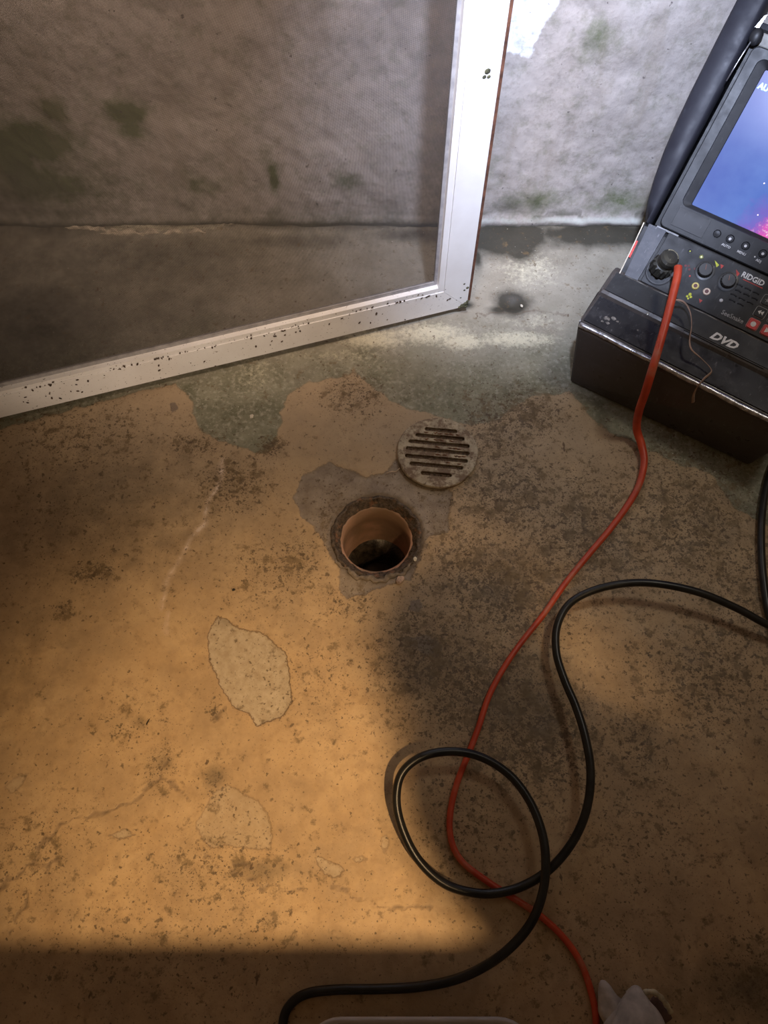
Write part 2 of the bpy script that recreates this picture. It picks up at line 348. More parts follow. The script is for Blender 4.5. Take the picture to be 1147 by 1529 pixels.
    h = m.math('SUBTRACT', h, m.math('MULTIPLY', m.math('MULTIPLY', bm_, bs), .9)); h = m.math('SUBTRACT', h, m.math('MULTIPLY', ck, 1.2)); h = m.math('SUBTRACT', h, m.math('MULTIPLY', pm, .8))
    m.bump(h, .42, .0022)
    m.out(c, m.mr(m.noise(25, 4), .3, .7, .48, .72), 0, .4)
    return m.m
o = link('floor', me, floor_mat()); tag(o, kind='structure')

# ---------------------------------------------------------------- back wall
def wall_mat():
    m = NT('mouldy_plaster_wall')
    n1 = m.mr(m.noise(5, 4), .35, .65); n2 = m.mr(m.noise(22, 6, .65), .3, .7); n3 = m.noise(110, 5, .65)
    c = m.mix(n1, (.34, .30, .27), (.45, .41, .385)); c = m.mix(m.math('MULTIPLY', n2, .5), c, (.52, .48, .455))
    wm = m.mr(m.math('ADD', m.attr('white'), m.math('MULTIPLY', m.math('SUBTRACT', m.noise(60, 5), .5), .02)), -.002, .002, 1, 0); c = m.mix(wm, c, (.80, .82, .86))
    c = m.mix(m.mr(m.math('ADD', n3, m.math('MULTIPLY', m.noise(14, 4), .4)), .72, .88, 0, .30), c, (.22, .19, .16))
    def f(a, s, lo, hi, mx): return m.mr(m.math('ADD', m.attr(a), m.math('MULTIPLY', m.math('SUBTRACT', m.noise(s, 6, .7), .5), 1.2)), lo, hi, 0, mx)
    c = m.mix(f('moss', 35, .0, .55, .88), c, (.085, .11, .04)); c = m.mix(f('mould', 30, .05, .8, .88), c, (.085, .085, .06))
    c = m.mix(m.mr(m.noise(8, 5, .6, stretch=(2.2, 1, .45)), .52, .68, 0, .35), c, (.27, .23, .18))
    c = m.mix(f('lime', 60, .4, 1.0, .7), c, (.58, .62, .56))
    c = m.mix(m.mr(m.noise(75, 3, .5, off=(1, 1, 3)), .70, .74, 0, .8), c, (.10, .085, .08))
    m.bump(m.math('ADD', m.math('MULTIPLY', n3, .8), m.noise(38, 6, .65, stretch=(1.6, 1, .7))), .4, .003)
    return m.out(c, .85, 0, .25)
zf = np.concatenate([np.arange(-.012, .56, .004), np.array([.65, .8, 1.0, 1.3, 1.7, 2.1, 2.5])])
xf = np.concatenate([np.array([-2.4, -2., -1.6, -1.3]), np.arange(-1.1, 1.0, .004), np.array([1.2, 1.6, 2., 2.4])])
WX, WZ = np.meshgrid(xf, zf); X, Z = WX.ravel(), WZ.ravel()
relief = (fbm(X, Z, 7, 4, 21) - .5) * .020 + (fbm(X * 1.6 + Z * .7, Z * .8 - X * .3, 34, 4, 22) - .5) * .0045
lip = .007 * np.exp(-((Z - .012) / .012) ** 2) * (.5 + fbm(X, Z, 14, 3, 23)) + .006 * np.exp(-Z / .03)
Yw = WALLY - relief - lip
def wblobs(L):
    out = np.zeros(X.shape)
    for (px, py, rx, ry, a) in L:
        c = wl(px, py); ex = rx / 900.; ez = ry / 780.
        out = np.maximum(out, a * np.exp(-(((X - c[0]) / ex) ** 2 + ((Z - c[1]) / ez) ** 2)))
    return out
att = {'moss': wblobs([(50, 215, 75, 38, 1.), (0, 230, 60, 50, 1.), (80, 165, 22, 22, .9), (185, 170, 32, 20, 1.), (195, 195, 22, 14, .8), (60, 275, 120, 40, .7), (408, 265, 10, 30, .8), (300, 280, 40, 24, .4), (890, 60, 26, 26, .45), (800, 300, 50, 26, .45), (930, 300, 60, 26, .5), (520, 270, 26, 20, .5), (700, 250, 40, 40, .3)]),
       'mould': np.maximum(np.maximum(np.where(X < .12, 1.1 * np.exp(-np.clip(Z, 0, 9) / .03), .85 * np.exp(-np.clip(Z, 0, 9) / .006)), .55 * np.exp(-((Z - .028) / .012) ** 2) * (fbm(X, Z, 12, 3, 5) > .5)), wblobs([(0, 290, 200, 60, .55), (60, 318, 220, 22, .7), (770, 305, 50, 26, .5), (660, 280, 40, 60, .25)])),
       'lime': np.clip((X - .08) / .1, 0.05, 1) * np.exp(-((Z - .016) / .009) ** 2) * (.4 + .9 * fbm(X, Z, 9, 3, 6)),
       'white': seg_dist(X, Z, [wl(*p) for p in [(700, -80), (838, -60), (834, 6), (812, 40), (800, 62), (796, 84), (768, 80), (700, 60)]])}
iw = np.arange(len(X)).reshape(WX.shape); q = np.stack([iw[:-1, :-1], iw[:-1, 1:], iw[1:, 1:], iw[1:, :-1]], -1).reshape(-1, 4)
me = npmesh('wall_back', np.stack([X, Yw, Z], -1), q, att)
o = link('wall_back', me, wall_mat()); tag(o, kind='structure')

# ---------------------------------------------------------------- floor drain
rust = plain('rusty_iron', (.13, .095, .07), .75, .1, .6, 120, .8)
def rim_mat():
    m = NT('crumbled_rim'); c = m.mix(m.mr(m.noise(150, 5, .7), .35, .65), (.035, .026, .018), (.15, .11, .08))
    c = m.mix(m.mr(m.noise(60, 4, .6, off=(3, 0, 0)), .55, .66, 0, .7), c, (.30, .15, .08)); m.bump(m.noise(180, 5, .7), .9, .003)
    return m.out(c, m.mr(m.noise(220, 3), .4, .6, .25, .8), 0, .5)
dr = empty('floor_drain', (HC[0], HC[1], 0)); tag(dr, 'open round floor drain hole with a crumbling rusty rim and clay pipe', 'drain')
rnd = [random.random() for _ in range(400)]
def jit(a, z): return .02 * math.sin(a * 7 + z * 300) + .018 * math.sin(a * 17 + 1.3 + z * 200) + .012 * math.sin(a * 31 + z * 500)
bm = bmesh.new()
prof = [(.083, -.004), (.080, -.0015), (.0775, .0005), (.075, -.002), (.0725, -.006), (.069, -.010), (.066, -.014), (.0635, -.018), (.0635, -.030)]
lathe(bm, prof, 120, jitter=lambda a, z: 0 if z < -.016 else jit(a, z) * .9)
build('rim', bm, rim_mat(), dr, True)
m = NT('clay_pipe'); c = m.mix(m.mr(m.noise(14, 5, .6), .35, .65), (.42, .23, .16), (.52, .31, .22)); c = m.mix(m.mr(m.noise(9, 4, off=(2, 2, 2)), .46, .64, 0, .75), c, (.18, .13, .08))
m.bump(m.noise(90, 4), .4, .002); clay = m.out(c, .6, 0, .4)
bm = bmesh.new(); lathe(bm, [(.066, -.016), (.0615, -.017), (.0615, -.06), (.0612, -.12), (.060, -.16), (.062, -.24)], 64); build('clay_pipe', bm, clay, dr, True)
bm = bmesh.new()   # broken ledge and black trap under the pipe
R = lathe(bm, [(.062, -.150), (.052, -.156), (.044, -.165), (.040, -.20), (.040, -.235)], 48, jitter=lambda a, z: .10 * math.sin(a * 3 + 1) + .05 * math.sin(a * 11) if z > -.2 and z < -.151 else 0)
build('broken_ledge', bm, plain('wet_mortar', (.030, .024, .018), .3, 0, .6, 90, .8), dr, True)
bm = bmesh.new(); R = lathe(bm, [(.061, -.225), (.001, -.225)], 32); build('sludge', bm, plain('dark_sludge', (.045, .03, .026), .35, 0, .3, 60, .3), dr)
# mortar lip along the near side
bm = bmesh.new(); P = []
for k in range(30):
    a = math.radians(212 + k * 4.0); r = .0835 + .003 * math.sin(k * .9) + .002 * math.sin(k * 2.3); P.append((r * math.cos(a), r * math.sin(a), .0005 + .001 * math.sin(k * 1.3)))
tube(bm, P, [.0010 + .0040 * math.sin(math.pi * k / 29) + .0012 * math.sin(k * 1.1) for k in range(30)], 8, .35)
build('mortar_lip', bm, plain('grey_mortar', (.20, .16, .12), .8, 0, .4, 120, .8), dr, True)

# grate ------------------------------------------------------------------
GR = .0755; gp = fl(653, 678)
def grate_mesh():
    bm = bmesh.new()
    def jt(a, z): return .006 * math.sin(a * 5 + 1) + .004 * math.sin(a * 13)
    n = 72
    top = [(GR - .001, 0), (GR, .002), (GR, .006), (GR - .0015, .0078)]
    rings = lathe(bm, top, n, jitter=jt); bm.faces.new(rings[0][::-1]); bm.faces.new(rings[-1]); bmesh.ops.recalc_face_normals(bm, faces=bm.faces[:])
    me = bpy.data.meshes.new('grate'); bm.to_mesh(me); bm.free()
    o = bpy.data.objects.new('tmp', me); COL.objects.link(o)
    bm = bmesh.new()
    rows = [(.0475, -.024, .030), (.0325, -.040, .045), (.0175, -.052, .055), (.002, -.056, .056), (-.0145, -.056, .054), (-.030, -.046, .046), (-.048, -.024, .026)]
    for (y, x0, x1) in rows:
        pts = []
        for k in range(9): a = math.pi / 2 + math.pi * k / 8; pts.append((x0 + .0040 * math.cos(a), y + .0042 * math.sin(a)))
        for k in range(9): a = -math.pi / 2 + math.pi * k / 8; pts.append((x1 + .0040 * math.cos(a), y + .0042 * math.sin(a)))
        prism(bm, pts, lambda p, k: (p[0], p[1], -.01 + .03 * k))
    bmesh.ops.recalc_face_normals(bm, faces=bm.faces[:])
    mc = bpy.data.meshes.new('cut'); bm.to_mesh(mc); bm.free(); oc = bpy.data.objects.new('cut', mc); COL.objects.link(oc)
    md = o.modifiers.new('b', 'BOOLEAN'); md.object = oc; md.operation = 'DIFFERENCE'; md.solver = 'EXACT'
    bpy.context.view_layer.update(); dg = bpy.context.evaluated_depsgraph_get()
    res = bpy.data.meshes.new_from_object(o.evaluated_get(dg)); bpy.data.objects.remove(o); bpy.data.objects.remove(oc)
    return res, rows
gme, rows = grate_mesh()
m = NT('painted_rusty_grate'); c = m.mix(m.mr(m.noise(40, 5), .35, .65), (.40, .33, .235), (.58, .50, .36))
c = m.mix(m.mr(m.noise(38, 6, .75, off=(1, 3, 0)), .45, .56, 0, .85), c, (.17, .105, .065)); c = m.mix(m.mr(m.noise(150, 4, .6), .60, .68, 0, .8), c, (.13, .08, .05))
m.bump(m.noise(120, 5, .7), .7, .0025)
gr = empty('drain_grate', (gp[0], gp[1], .0015), math.radians(-6)); tag(gr, 'round cast drain grate with seven slots lying beside the open drain', 'grate')
link('plate', gme, m.out(c, .7, 0, .4), gr)
bm = bmesh.new()   # dirt packed in the slots
for (y, x0, x1) in rows:
    P = [(x0 + (x1 - x0) * k / 14, y, .0016 + .0010 * math.sin(k * 2.1 + y * 300)) for k in range(15)]
    tube(bm, P, [.0040 + .0005 * math.sin(k * 3.3) for k in range(15)], 8, .5)
d = build('packed_dirt', bm, plain('packed_dirt', (.13, .085, .055), .95, 0, .6, 260, .9), gr); tag(d, kind='stuff')
bm = bmesh.new()   # rust blisters on the bars
for k in range(26):
    y = random.choice([.040, .025, .0095, -.006, -.022]) ; x = random.uniform(-.03, .05)
    P = [(x + i * .003, y + random.uniform(-.001, .001), .0076) for i in range(4)]; tube(bm, P, [.0006, .0019, .0017, .0006], 6, .6)
d = build('rust_blisters', bm, plain('rust_blister', (.16, .075, .035), .9, 0, .5, 200, .8), gr, True); tag(d, kind='stuff')

# ---------------------------------------------------------------- screen door
A0 = fl(697, 457, .02); B0 = fl(0, 624, .02); rz = math.atan2(B0[1] - A0[1], B0[0] - A0[0])
door = empty('screen_door', (A0[0], A0[1], 0), rz); tag(door, 'white framed insect screen door standing open against the mouldy wall', 'screen door')
# local x runs along the door (towards its hinges), local -y is behind (towards the wall)
def door_white(name, specks, dark):
    m = NT(name); c = m.mix(m.mr(m.noise(12, 4), .35, .65), (.80, .79, .77), (.88, .88, .87))
    f = m.mr(m.math('ADD', m.noise(75, 6, .7), specks), .66, .74, 0, .9); c = m.mix(f, c, dark)
    f = m.mr(m.math('ADD', m.noise(230, 3, .5, off=(3, 3, 3)), specks), .70, .75, 0, .9); c = m.mix(f, c, (.07, .05, .035))
    return m.out(c, .38, 0, .5)
white_clean = door_white('white_enamel', -.055, (.35, .30, .26)); white_dirty = door_white('grimy_white_enamel', .035, (.22, .16, .11))
DW, DT, SW, TH = 1.25, 2.0, .065, .024
Z0, ZR = .020, .090
def face_strip(bm, pts, y0, y1, bev=.0015):   # pts polygon in (x,z); extruded between y0,y1
    fs = prism(bm, pts, lambda p, k: (p[0], y0 if k == 0 else y1, p[1]))
# NB local +y points to the camera side after rotation: find sign
side = 1 if (math.cos(rz + math.pi / 2) * -A0[0] + math.sin(rz + math.pi / 2) * -A0[1]) > 0 else -1
f_ = lambda d: side * -d     # depth d behind the front face
bm = bmesh.new(); face_strip(bm, [(0, Z0), (SW - .012, Z0 + .058), (SW - .012, DT - .058), (0, DT)], f_(0), f_(TH))
face_strip(bm, [(SW - .0115, Z0 + .058), (SW, ZR), (SW, DT - ZR + Z0), (SW - .0115, DT - .058)], f_(.0015), f_(TH)); build('stile', bm, white_clean, door)
bm = bmesh.new(); face_strip(bm, [(DW, Z0), (DW - SW, ZR), (DW - SW, DT - .07), (DW, DT)], f_(0), f_(TH)); build('stile', bm, white_clean, door)
bm = bmesh.new(); face_strip(bm, [(.0008, Z0), (DW, Z0), (DW - SW, Z0 + .058), (SW - .0112, Z0 + .058)], f_(.0003), f_(TH))
face_strip(bm, [(SW - .0106, Z0 + .0585), (DW - SW, Z0 + .0585), (DW - SW, ZR), (SW + .0002, ZR)], f_(.002), f_(TH)); build('rail', bm, white_dirty, door)
bm = bmesh.new(); face_strip(bm, [(0, DT), (DW, DT), (DW - SW, DT - .07), (SW, DT - .07)], f_(.0003), f_(TH)); build('rail', bm, white_clean, door)
bm = bmesh.new(); box(bm, -.007, -.0003, *sorted((f_(.003), f_(TH - .002))), Z0 + .012, DT); build('edge_strip', bm, plain('rusty_brown_edge', (.11, .045, .025), .8, 0, .5, 60, .5), door)
bm = bmesh.new(); box(bm, SW, DW - SW, *sorted((f_(.012), f_(.017))), ZR, ZR + .009); box(bm, SW, SW + .006, *sorted((f_(.012), f_(.017))), ZR + .009, DT - .08); build('spline', bm, plain('grey_spline', (.30, .29, .29), .7, 0, .2, 60), door)
m = NT('insect_mesh'); t = m.t
c = m.coord(); sep = m.n('ShaderNodeSeparateXYZ'); m.set(sep.inputs[0], c)
def wires(s): return m.mr(m.math('ABSOLUTE', m.math('SUBTRACT', m.math('FRACT', m.math('MULTIPLY', s, 1 / .0014)), .5)), .34, .40, 1, 0)
hole = m.math('MULTIPLY', wires(sep.outputs[0]), wires(sep.outputs[2]))
tr = m.n('ShaderNodeBsdfTransparent'); mx = m.n('ShaderNodeMixShader'); m.set(mx.inputs[0], hole)
m.out(m.mix(m.mr(m.noise(5, 4), .4, .6), (.055, .052, .052), (.085, .08, .08)), .7, 0, .3)
t.links.new(m.b.outputs[0], mx.inputs[1]); t.links.new(tr.outputs[0], mx.inputs[2]); t.links.new(mx.outputs[0], t.nodes['Material Output'].inputs[0])
bm = bmesh.new(); yy = f_(.014); vs = [bm.verts.new(p) for p in ((SW + .001, yy, ZR), (DW - SW, yy, ZR), (DW - SW, yy, DT - .07), (SW + .001, yy, DT - .07))]; bm.faces.new(vs)
build('mesh_screen', bm, m.m, door)
# grit on the bottom rail
bm = bmesh.new()
for k in range(150):
    x = random.uniform(.02, DW - .1); z = Z0 + random.random() ** .6 * .068 if random.random() < .5 else Z0 + .060 + random.gauss(0, .003)
    r = random.uniform(.0007, .0022); d_ = f_(-.0004 if z < .078 else -.0)
    mt = Matrix.Translation((x, d_, z)) @ Matrix.Rotation(random.random() * 3, 4, 'Y') @ Matrix.Diagonal((r * random.uniform(1, 2.2), r * .5, r, 1))
    bmesh.ops.create_icosphere(bm, subdivisions=1, radius=1, matrix=mt)
o = build('grit', bm, plain('brown_grit', (.07, .045, .03), .95, 0, .5, 90), door); tag(o, kind='stuff')
bm = bmesh.new()
for (x, z, r) in ((.010, .026, .0045), (.004, .030, .004), (.003, .022, .004), (.016, .023, .003), (.0, .036, .0025)):
    bmesh.ops.create_icosphere(bm, subdivisions=2, radius=1, matrix=Matrix.Translation((x, f_(-.001), z)) @ Matrix.Diagonal((r * 1.2, r * .7, r, 1)))
for (x, z, r) in ((.020, .528, .0045), (.024, .520, .003), (.017, .519, .0028), (.012, .088, .002), (.004, .075, .003), (.010, .070, .0022), (.016, .050, .0016)):
    bmesh.ops.create_icosphere(bm, subdivisions=2, radius=1, matrix=Matrix.Translation((x, f_(-.0003), z)) @ Matrix.Diagonal((r * 1.1, r * .25, r, 1)))
o = build('corner_dirt', bm, plain('mossy_dirt', (.09, .09, .05), .95, 0, .6, 200, .9), door, True); tag(o, kind='stuff')

# ---------------------------------------------------------------- inspection monitor unit
def black_mat(name, col, rough, scuff=.5, sc=(.28, .27, .28), bluish=0):
    m = NT(name); f1 = m.mr(m.noise(35, 6, .7), .52, .72, 0, scuff); f2 = m.mr(m.noise(200, 4, .6, stretch=(1, .3, .3)), .62, .72, 0, scuff)
    c = m.mix(f1, col, tuple(x * .45 for x in sc)); c = m.mix(f2, c, sc)
    m.bump(m.noise(60, 4), .12, .001); return m.out(c, m.mr(m.noise(30, 5), .3, .7, rough - .12, rough + .15), 0, .5)
gloss = black_mat('scuffed_black_enamel', (.018, .018, .022), .34, .35)
front_m = black_mat('worn_dark_case', (.062, .052, .047), .36, .25)
panel_m = black_mat('dusty_black_panel', (.022, .023, .026), .55, .35, (.14, .14, .15))
bez_m = black_mat('charcoal_plastic', (.040, .041, .044), .5, .15)
inner_m = black_mat('matt_black_plastic', (.012, .012, .014), .5, .1)
lid_m = black_mat('blue_black_lid', (.018, .018, .026), .62, .12, (.12, .14, .18))
silver = plain('worn_bare_metal', (.55, .55, .58), .32, .85, .35, 90, .3)
whitep = plain('white_print', (.80, .80, .80), .6, 0, .12, 200)
redp = plain('red_print', (.55, .06, .05), .6, 0, .25, 200); yelp = plain('yellow_print', (.62, .66, .06), .6, 0, .25, 200); greyp = plain('faded_grey_print', (.34, .34, .34), .7, 0, .3, 200)
dev = empty('inspection_monitor', (.366, .895, 0), math.radians(-34.6)); tag(dev, 'scuffed black pipe inspection monitor unit with lit blue screen and angled control panel', 'monitor')
# case: front box with a drafted left side, then the narrower rear body
bm = bmesh.new()
prof = [(.004, 0), (.0, .004), (.0095, .134), (.012, .1425), (.018, .1485), (.026, .1505), (.084, .1545), (.0875, .160), (.0925, .163), (.138, .170), (.150, .168), (.158, .155), (.150, .0)]
def usp(p, k):
    z = p[1]; d = -.027 * min(1, z / .15); 
    return ((0 + d) if k == 0 else (.366 - d), p[0], z)
fs = prism(bm, prof, usp)
# soften the corners
ends = [e for e in bm.edges if abs(e.verts[0].co.x - e.verts[1].co.x) < .03 and (e.verts[0].co.x < 0.01) == (e.verts[1].co.x < 0.01)]
bmesh.ops.bevel(bm, geom=[e for e in ends if e.is_manifold], offset=.005, segments=2, profile=.5, affect='EDGES')
for v in bm.verts:   # chamfered lower right corner
    if v.co.x > .30 and v.co.z < .03 and v.co.y < .05: v.co.y += (v.co.x - .30) * .35
case = build('case', bm, front_m, dev)
bm = bmesh.new(); prism(bm, [(.020, .1508), (.083, .1548), (.083, .1542), (.020, .1500)], lambda p, k: ((-.020 if k == 0 else .386), p[0], p[1] + .0008)); build('front_ledge', bm, gloss, dev)
bm = bmesh.new(); prism(bm, [(.0935, .1643), (.136, .1708), (.136, .169), (.0935, .162)], lambda p, k: ((-.018 if k == 0 else .384), p[0], p[1] + .0004)); ledge2 = build('disc_drive_cover', bm, panel_m, dev)
bm = bmesh.new(); box(bm, .14, .29, .0905, .0925, .1595, .1635, .0006, 1); build('disc_slot', bm, inner_m, dev)
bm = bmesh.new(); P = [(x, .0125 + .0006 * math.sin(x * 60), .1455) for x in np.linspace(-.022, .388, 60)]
tube(bm, P, [.0048 + .0008 * math.sin(i * 1.1) * random.random() for i in range(60)], 10); build('worn_edge_highlight', bm, silver, dev, True)  # bright tube builds the highlight into the worn front edge
bm = bmesh.new(); P = [(-.0245, v, .1465) for v in np.linspace(.016, .085, 20)]
tube(bm, P, [.0013 + .0004 * math.sin(i * 1.7) for i in range(20)], 8); build('worn_side_edge', bm, silver, dev, True)
bm = bmesh.new(); prism(bm, [(.14, 0), (.14, .166), (.22, .212), (.236, .214), (.44, .46), (.455, .46), (.46, 0)], lambda p, k: ((-.004 if k == 0 else .378), p[0], p[1])); 
rear = build('rear_body', bm, inner_m, dev)
# plane frames
def frame(v0, z0, angd): return Matrix.Translation((0, v0, z0)) @ Matrix.Rotation(math.radians(angd), 4, 'X')
CP = frame(.141, .170, 30); MP = frame(.23, .22, 51); LP = frame(.088, .1605, 8.4)
def part_box(name, M, u0, u1, s0, s1, h0, h1, mat, bev=.001, parent=None, seg=2):
    bm = bmesh.new(); box(bm, u0, u1, s0, s1, h0, h1, bev, seg, M); return build(name, bm, mat, parent or dev)
def part_disc(name, M, u, s, prof, mat, n=28, parent=None, jitter=None):
    bm = bmesh.new(); T = M @ Matrix.Translation((u, s, 0)); R = lathe(bm, prof, n, T, jitter); bm.faces.new(R[-1]); bm.faces.new(R[0][::-1])
    o = build(name, bm, mat, parent or dev, False); return o
def part_text(name, body, M, u, s, h, size, mat, shear=0, bold=0, parent=None, sx=1, align='LEFT'):
    cu = bpy.data.curves.new('t', 'FONT'); cu.body = body; cu.size = size; cu.shear = shear; cu.extrude = .0002; cu.offset = bold; cu.resolution_u = 2; cu.align_x = align
    o = bpy.data.objects.new('t', cu); COL.objects.link(o); bpy.context.view_layer.update()
    me = bpy.data.meshes.new_from_object(o.evaluated_get(bpy.context.evaluated_depsgraph_get())); bpy.data.objects.remove(o)
    me.materials.clear(); me.transform(M @ Matrix.Translation((u, s, h)) @ Matrix.Diagonal((sx, 1, 1, 1))); return link(name, me, mat, parent or dev)
# control panel
panel = part_box('control_panel', CP, .027, .372, .001, .098, -.004, .0015, panel_m, .001)
t_ = .0016
def pp(name, *a, **k): return part_disc(name, CP, *a, **k)
bm = bmesh.new(); prism(bm, [(-.012, .097), (-.003, -.002), (.0225, -.001), (.0215, .098)], lambda p, k: CP @ Vector((p[0], p[1], -.003 + .006 * k))); sp = build('side_plate', bm, black_mat('grey_blue_plate', (.055, .058, .072), .45, .5, (.3, .3, .33)), dev); sp['label'] = 'slate grey side plate'
bm = bmesh.new(); tube(bm, [CP @ Vector(p) for p in ((-.0125, -.004, .002), (-.017, .05, .002), (-.0215, .095, .002))], .0011, 8); o = build('edge_trim', bm, plain('cream_trim', (.75, .68, .55), .5), dev); o['label'] = 'thin cream edge trim'
bm = bmesh.new(); prism(bm, [(-.0155, .030), (-.0105, .030), (-.0135, .062), (-.0185, .062)], lambda p, k: CP @ Vector((p[0], p[1], -.001 + .002 * k))); o = build('red_latch', bm, redp, dev); o['label'] = 'small red latch'
bm = bmesh.new(); prism(bm, [(-.0195, .098), (-.006, .098), (-.001, -.003), (-.0125, -.004)], lambda p, k: CP @ Vector((p[0], p[1], -.012 + .009 * k))); build('side_flange', bm, inner_m, dev)
bm = bmesh.new(); tube(bm, [CP @ Vector((u, -.003 + .001 * math.sin(u * 90), .001 + .0006 * math.sin(u * 230))) for u in np.linspace(0, .37, 50)], .0012, 6); o = build('gasket', bm, plain('dusty_gasket', (.17, .16, .145), .85, 0, .5, 60), dev)
# cable socket and plug
sock = pp('cable_socket', .049, .030, [(.0255, 0), (.0255, .002), (.0235, .003), (.0215, .003), (.0205, .0005), (.0, .0005)][:5] + [(.0005, .0005)], rust if False else bez_m, 36)
plug = empty('x'); bpy.data.objects.remove(plug)
PT = CP @ Matrix.Translation((.046, .033, .002)) @ Matrix.Rotation(math.radians(-22), 4, 'X') @ Matrix.Rotation(math.radians(14), 4, 'Y')
def knurl(a, z): return .07 * (1 if math.sin(a * 12) > 0 else -1) if .004 < z < .020 else 0
bm = bmesh.new(); R = lathe(bm, [(.014, 0), (.0185, .002), (.0195, .0045), (.0195, .0195), (.0175, .022), (.0155, .023), (.0145, .030), (.0165, .031), (.0168, .040), (.0130, .044), (.006, .045)], 72, PT, knurl); bm.faces.new(R[-1]); bm.faces.new(R[0][::-1])
plug = build('plug', bm, black_mat('grimy_olive_black', (.035, .033, .026), .42, .7, (.22, .21, .16)), dev)
bm = bmesh.new()
for a0, zz in ((20, .043), (200, .041)):
    P = [PT @ Vector((.0135 * math.cos(math.radians(a0 + k * 11)), .0135 * math.sin(math.radians(a0 + k * 11)), zz)) for k in range(12)]; tube(bm, P, .0016, 6)
build('plug_ring', bm, plain('dull_bronze', (.20, .18, .12), .5, .3, .5, 90), plug, True)
# dials
for (u, s) in ((.117, .064), (.161, .064)):
    b = pp('dial', u, s, [(.0175, 0), (.0175, .0018), (.0160, .0022), (.0130, .0026), (.0122, .011), (.0108, .0125), (.0004, .0125)], black_mat('dial_black', (.03, .03, .03), .4, .4, (.2, .19, .18)), n=48, jitter=lambda a, z: (.05 * math.sin(a * 16) if z > .0026 and z < .012 else 0))
    bm = bmesh.new(); box(bm, -.0006, .0006, -.001, .008, .0125, .0132, .0002, 1, CP @ Matrix.Translation((u, s, 0)) @ Matrix.Rotation(.35, 4, 'Z')); build('pointer', bm, plain('worn_pointer', (.32, .16, .12), .6), b)
# print and lamps on the panel
def poly_part(name, pts, M, h, mat, parent=None, th=.0003):
    bm = bmesh.new(); prism(bm, pts, lambda p, k: M @ Vector((p[0], p[1], h + th * k))); return build(name, bm, mat, parent or panel)
poly_part('yellow_wedge', [(.122, .0875), (.133, .0830), (.131, .0775)], CP, t_, yelp); poly_part('red_wedge', [(.162, .0885), (.171, .0845), (.170, .0760)], CP, t_, redp)
poly_part('red_mark', [(.134, .0855), (.141, .0855), (.139, .0785)], CP, t_, redp); poly_part('red_triangle', [(.1335, .017), (.1405, .0165), (.1385, .0105)], CP, t_, redp)
for k in range(8):
    a = k * math.pi / 4; c_, s_ = math.cos(a), math.sin(a); q_ = [(.099 + .0022 * c_ - .0005 * s_, .083 + .0022 * s_ + .0005 * c_), (.099 + .0042 * c_, .083 + .0042 * s_), (.099 + .0022 * c_ + .0005 * s_, .083 + .0022 * s_ - .0005 * c_)]
    poly_part('sun_ray', q_, CP, t_, yelp)
pp('sun_dot', .099, .083, [(.0018, t_), (.0018, t_ + .0004)], plain('pale_yellow', (.8, .8, .45), .5), n=12, parent=panel)
pp('indicator', .0765, .083, [(.0042, 0), (.0040, .0022), (.0022, .0026)], inner_m, n=20); pp('indicator_dot', .0765, .0835, [(.0013, .0026), (.0012, .003)], yelp, n=10, parent=panel)
for (u, s, mt) in ((.1165, .0335, plain('yellow_jack', (.75, .62, .18), .4)), (.1385, .0330, plain('cream_jack', (.78, .62, .50), .4))):
    j = pp('jack_socket', u, s, [(.0066, t_), (.0066, .0030), (.0056, .0048), (.0034, .0048), (.0028, .002)], mt, n=28); pp('jack_hole', u, s, [(.0032, .0018), (.0032, .0050)], plain('dark_red_core', (.12, .02, .015), .4), n=16, parent=j)
for (x, y, r) in ((.116, .017, .0028), (.1195, .0135, .0022), (.1135, .012, .0022), (.117, .009, .0018)): pp('yellow_mark', x, y, [(r, t_), (r, t_ + .0003)], yelp, n=10, parent=panel)
pp('indicator_lamp', .168, .030, [(.0034, t_), (.0030, .0034), (.0014, .0044)], plain('white_lamp', (.7, .7, .72), .3), n=16)
pp('screw', .099, .045, [(.0018, t_), (.0016, .0024)], redp, n=12)
for (u, s) in ((.083, .058), (.092, .055), (.088, .060), (.100, .060)): pp('faded_red_mark', u, s, [(.0022, t_), (.0022, t_ + .0003)], plain('faded_red', (.16, .05, .055), .7), n=10, parent=panel)
part_text('lettering', 'RIDGID', CP, .1745, .0815, t_, .0135, whitep, bold=.0004, parent=panel, sx=.92)
part_box('red_underline', CP, .181, .2175, .0775, .0790, t_, t_ + .0003, redp, 0, panel)
part_text('lettering', 'SeeSnake', CP, .1790, .0100, t_, .0115, greyp, bold=.0001, parent=panel, sx=.95)
# speaker louvre: slots pressed in the panel
for r_ in range(4):
    for c_ in range(3):
        if (r_, c_) == (3, 2): continue
        u = .176 + c_ * .0155 + (r_ % 2) * .003; s = .066 - r_ * .0095
        bm = bmesh.new(); P = [CP @ Vector((u + k * .0022, s + .0016 * math.sin(k * math.pi / 5), .0016)) for k in range(6)]; tube(bm, P, .0013, 6); build('louvre', bm, inner_m, panel, True)
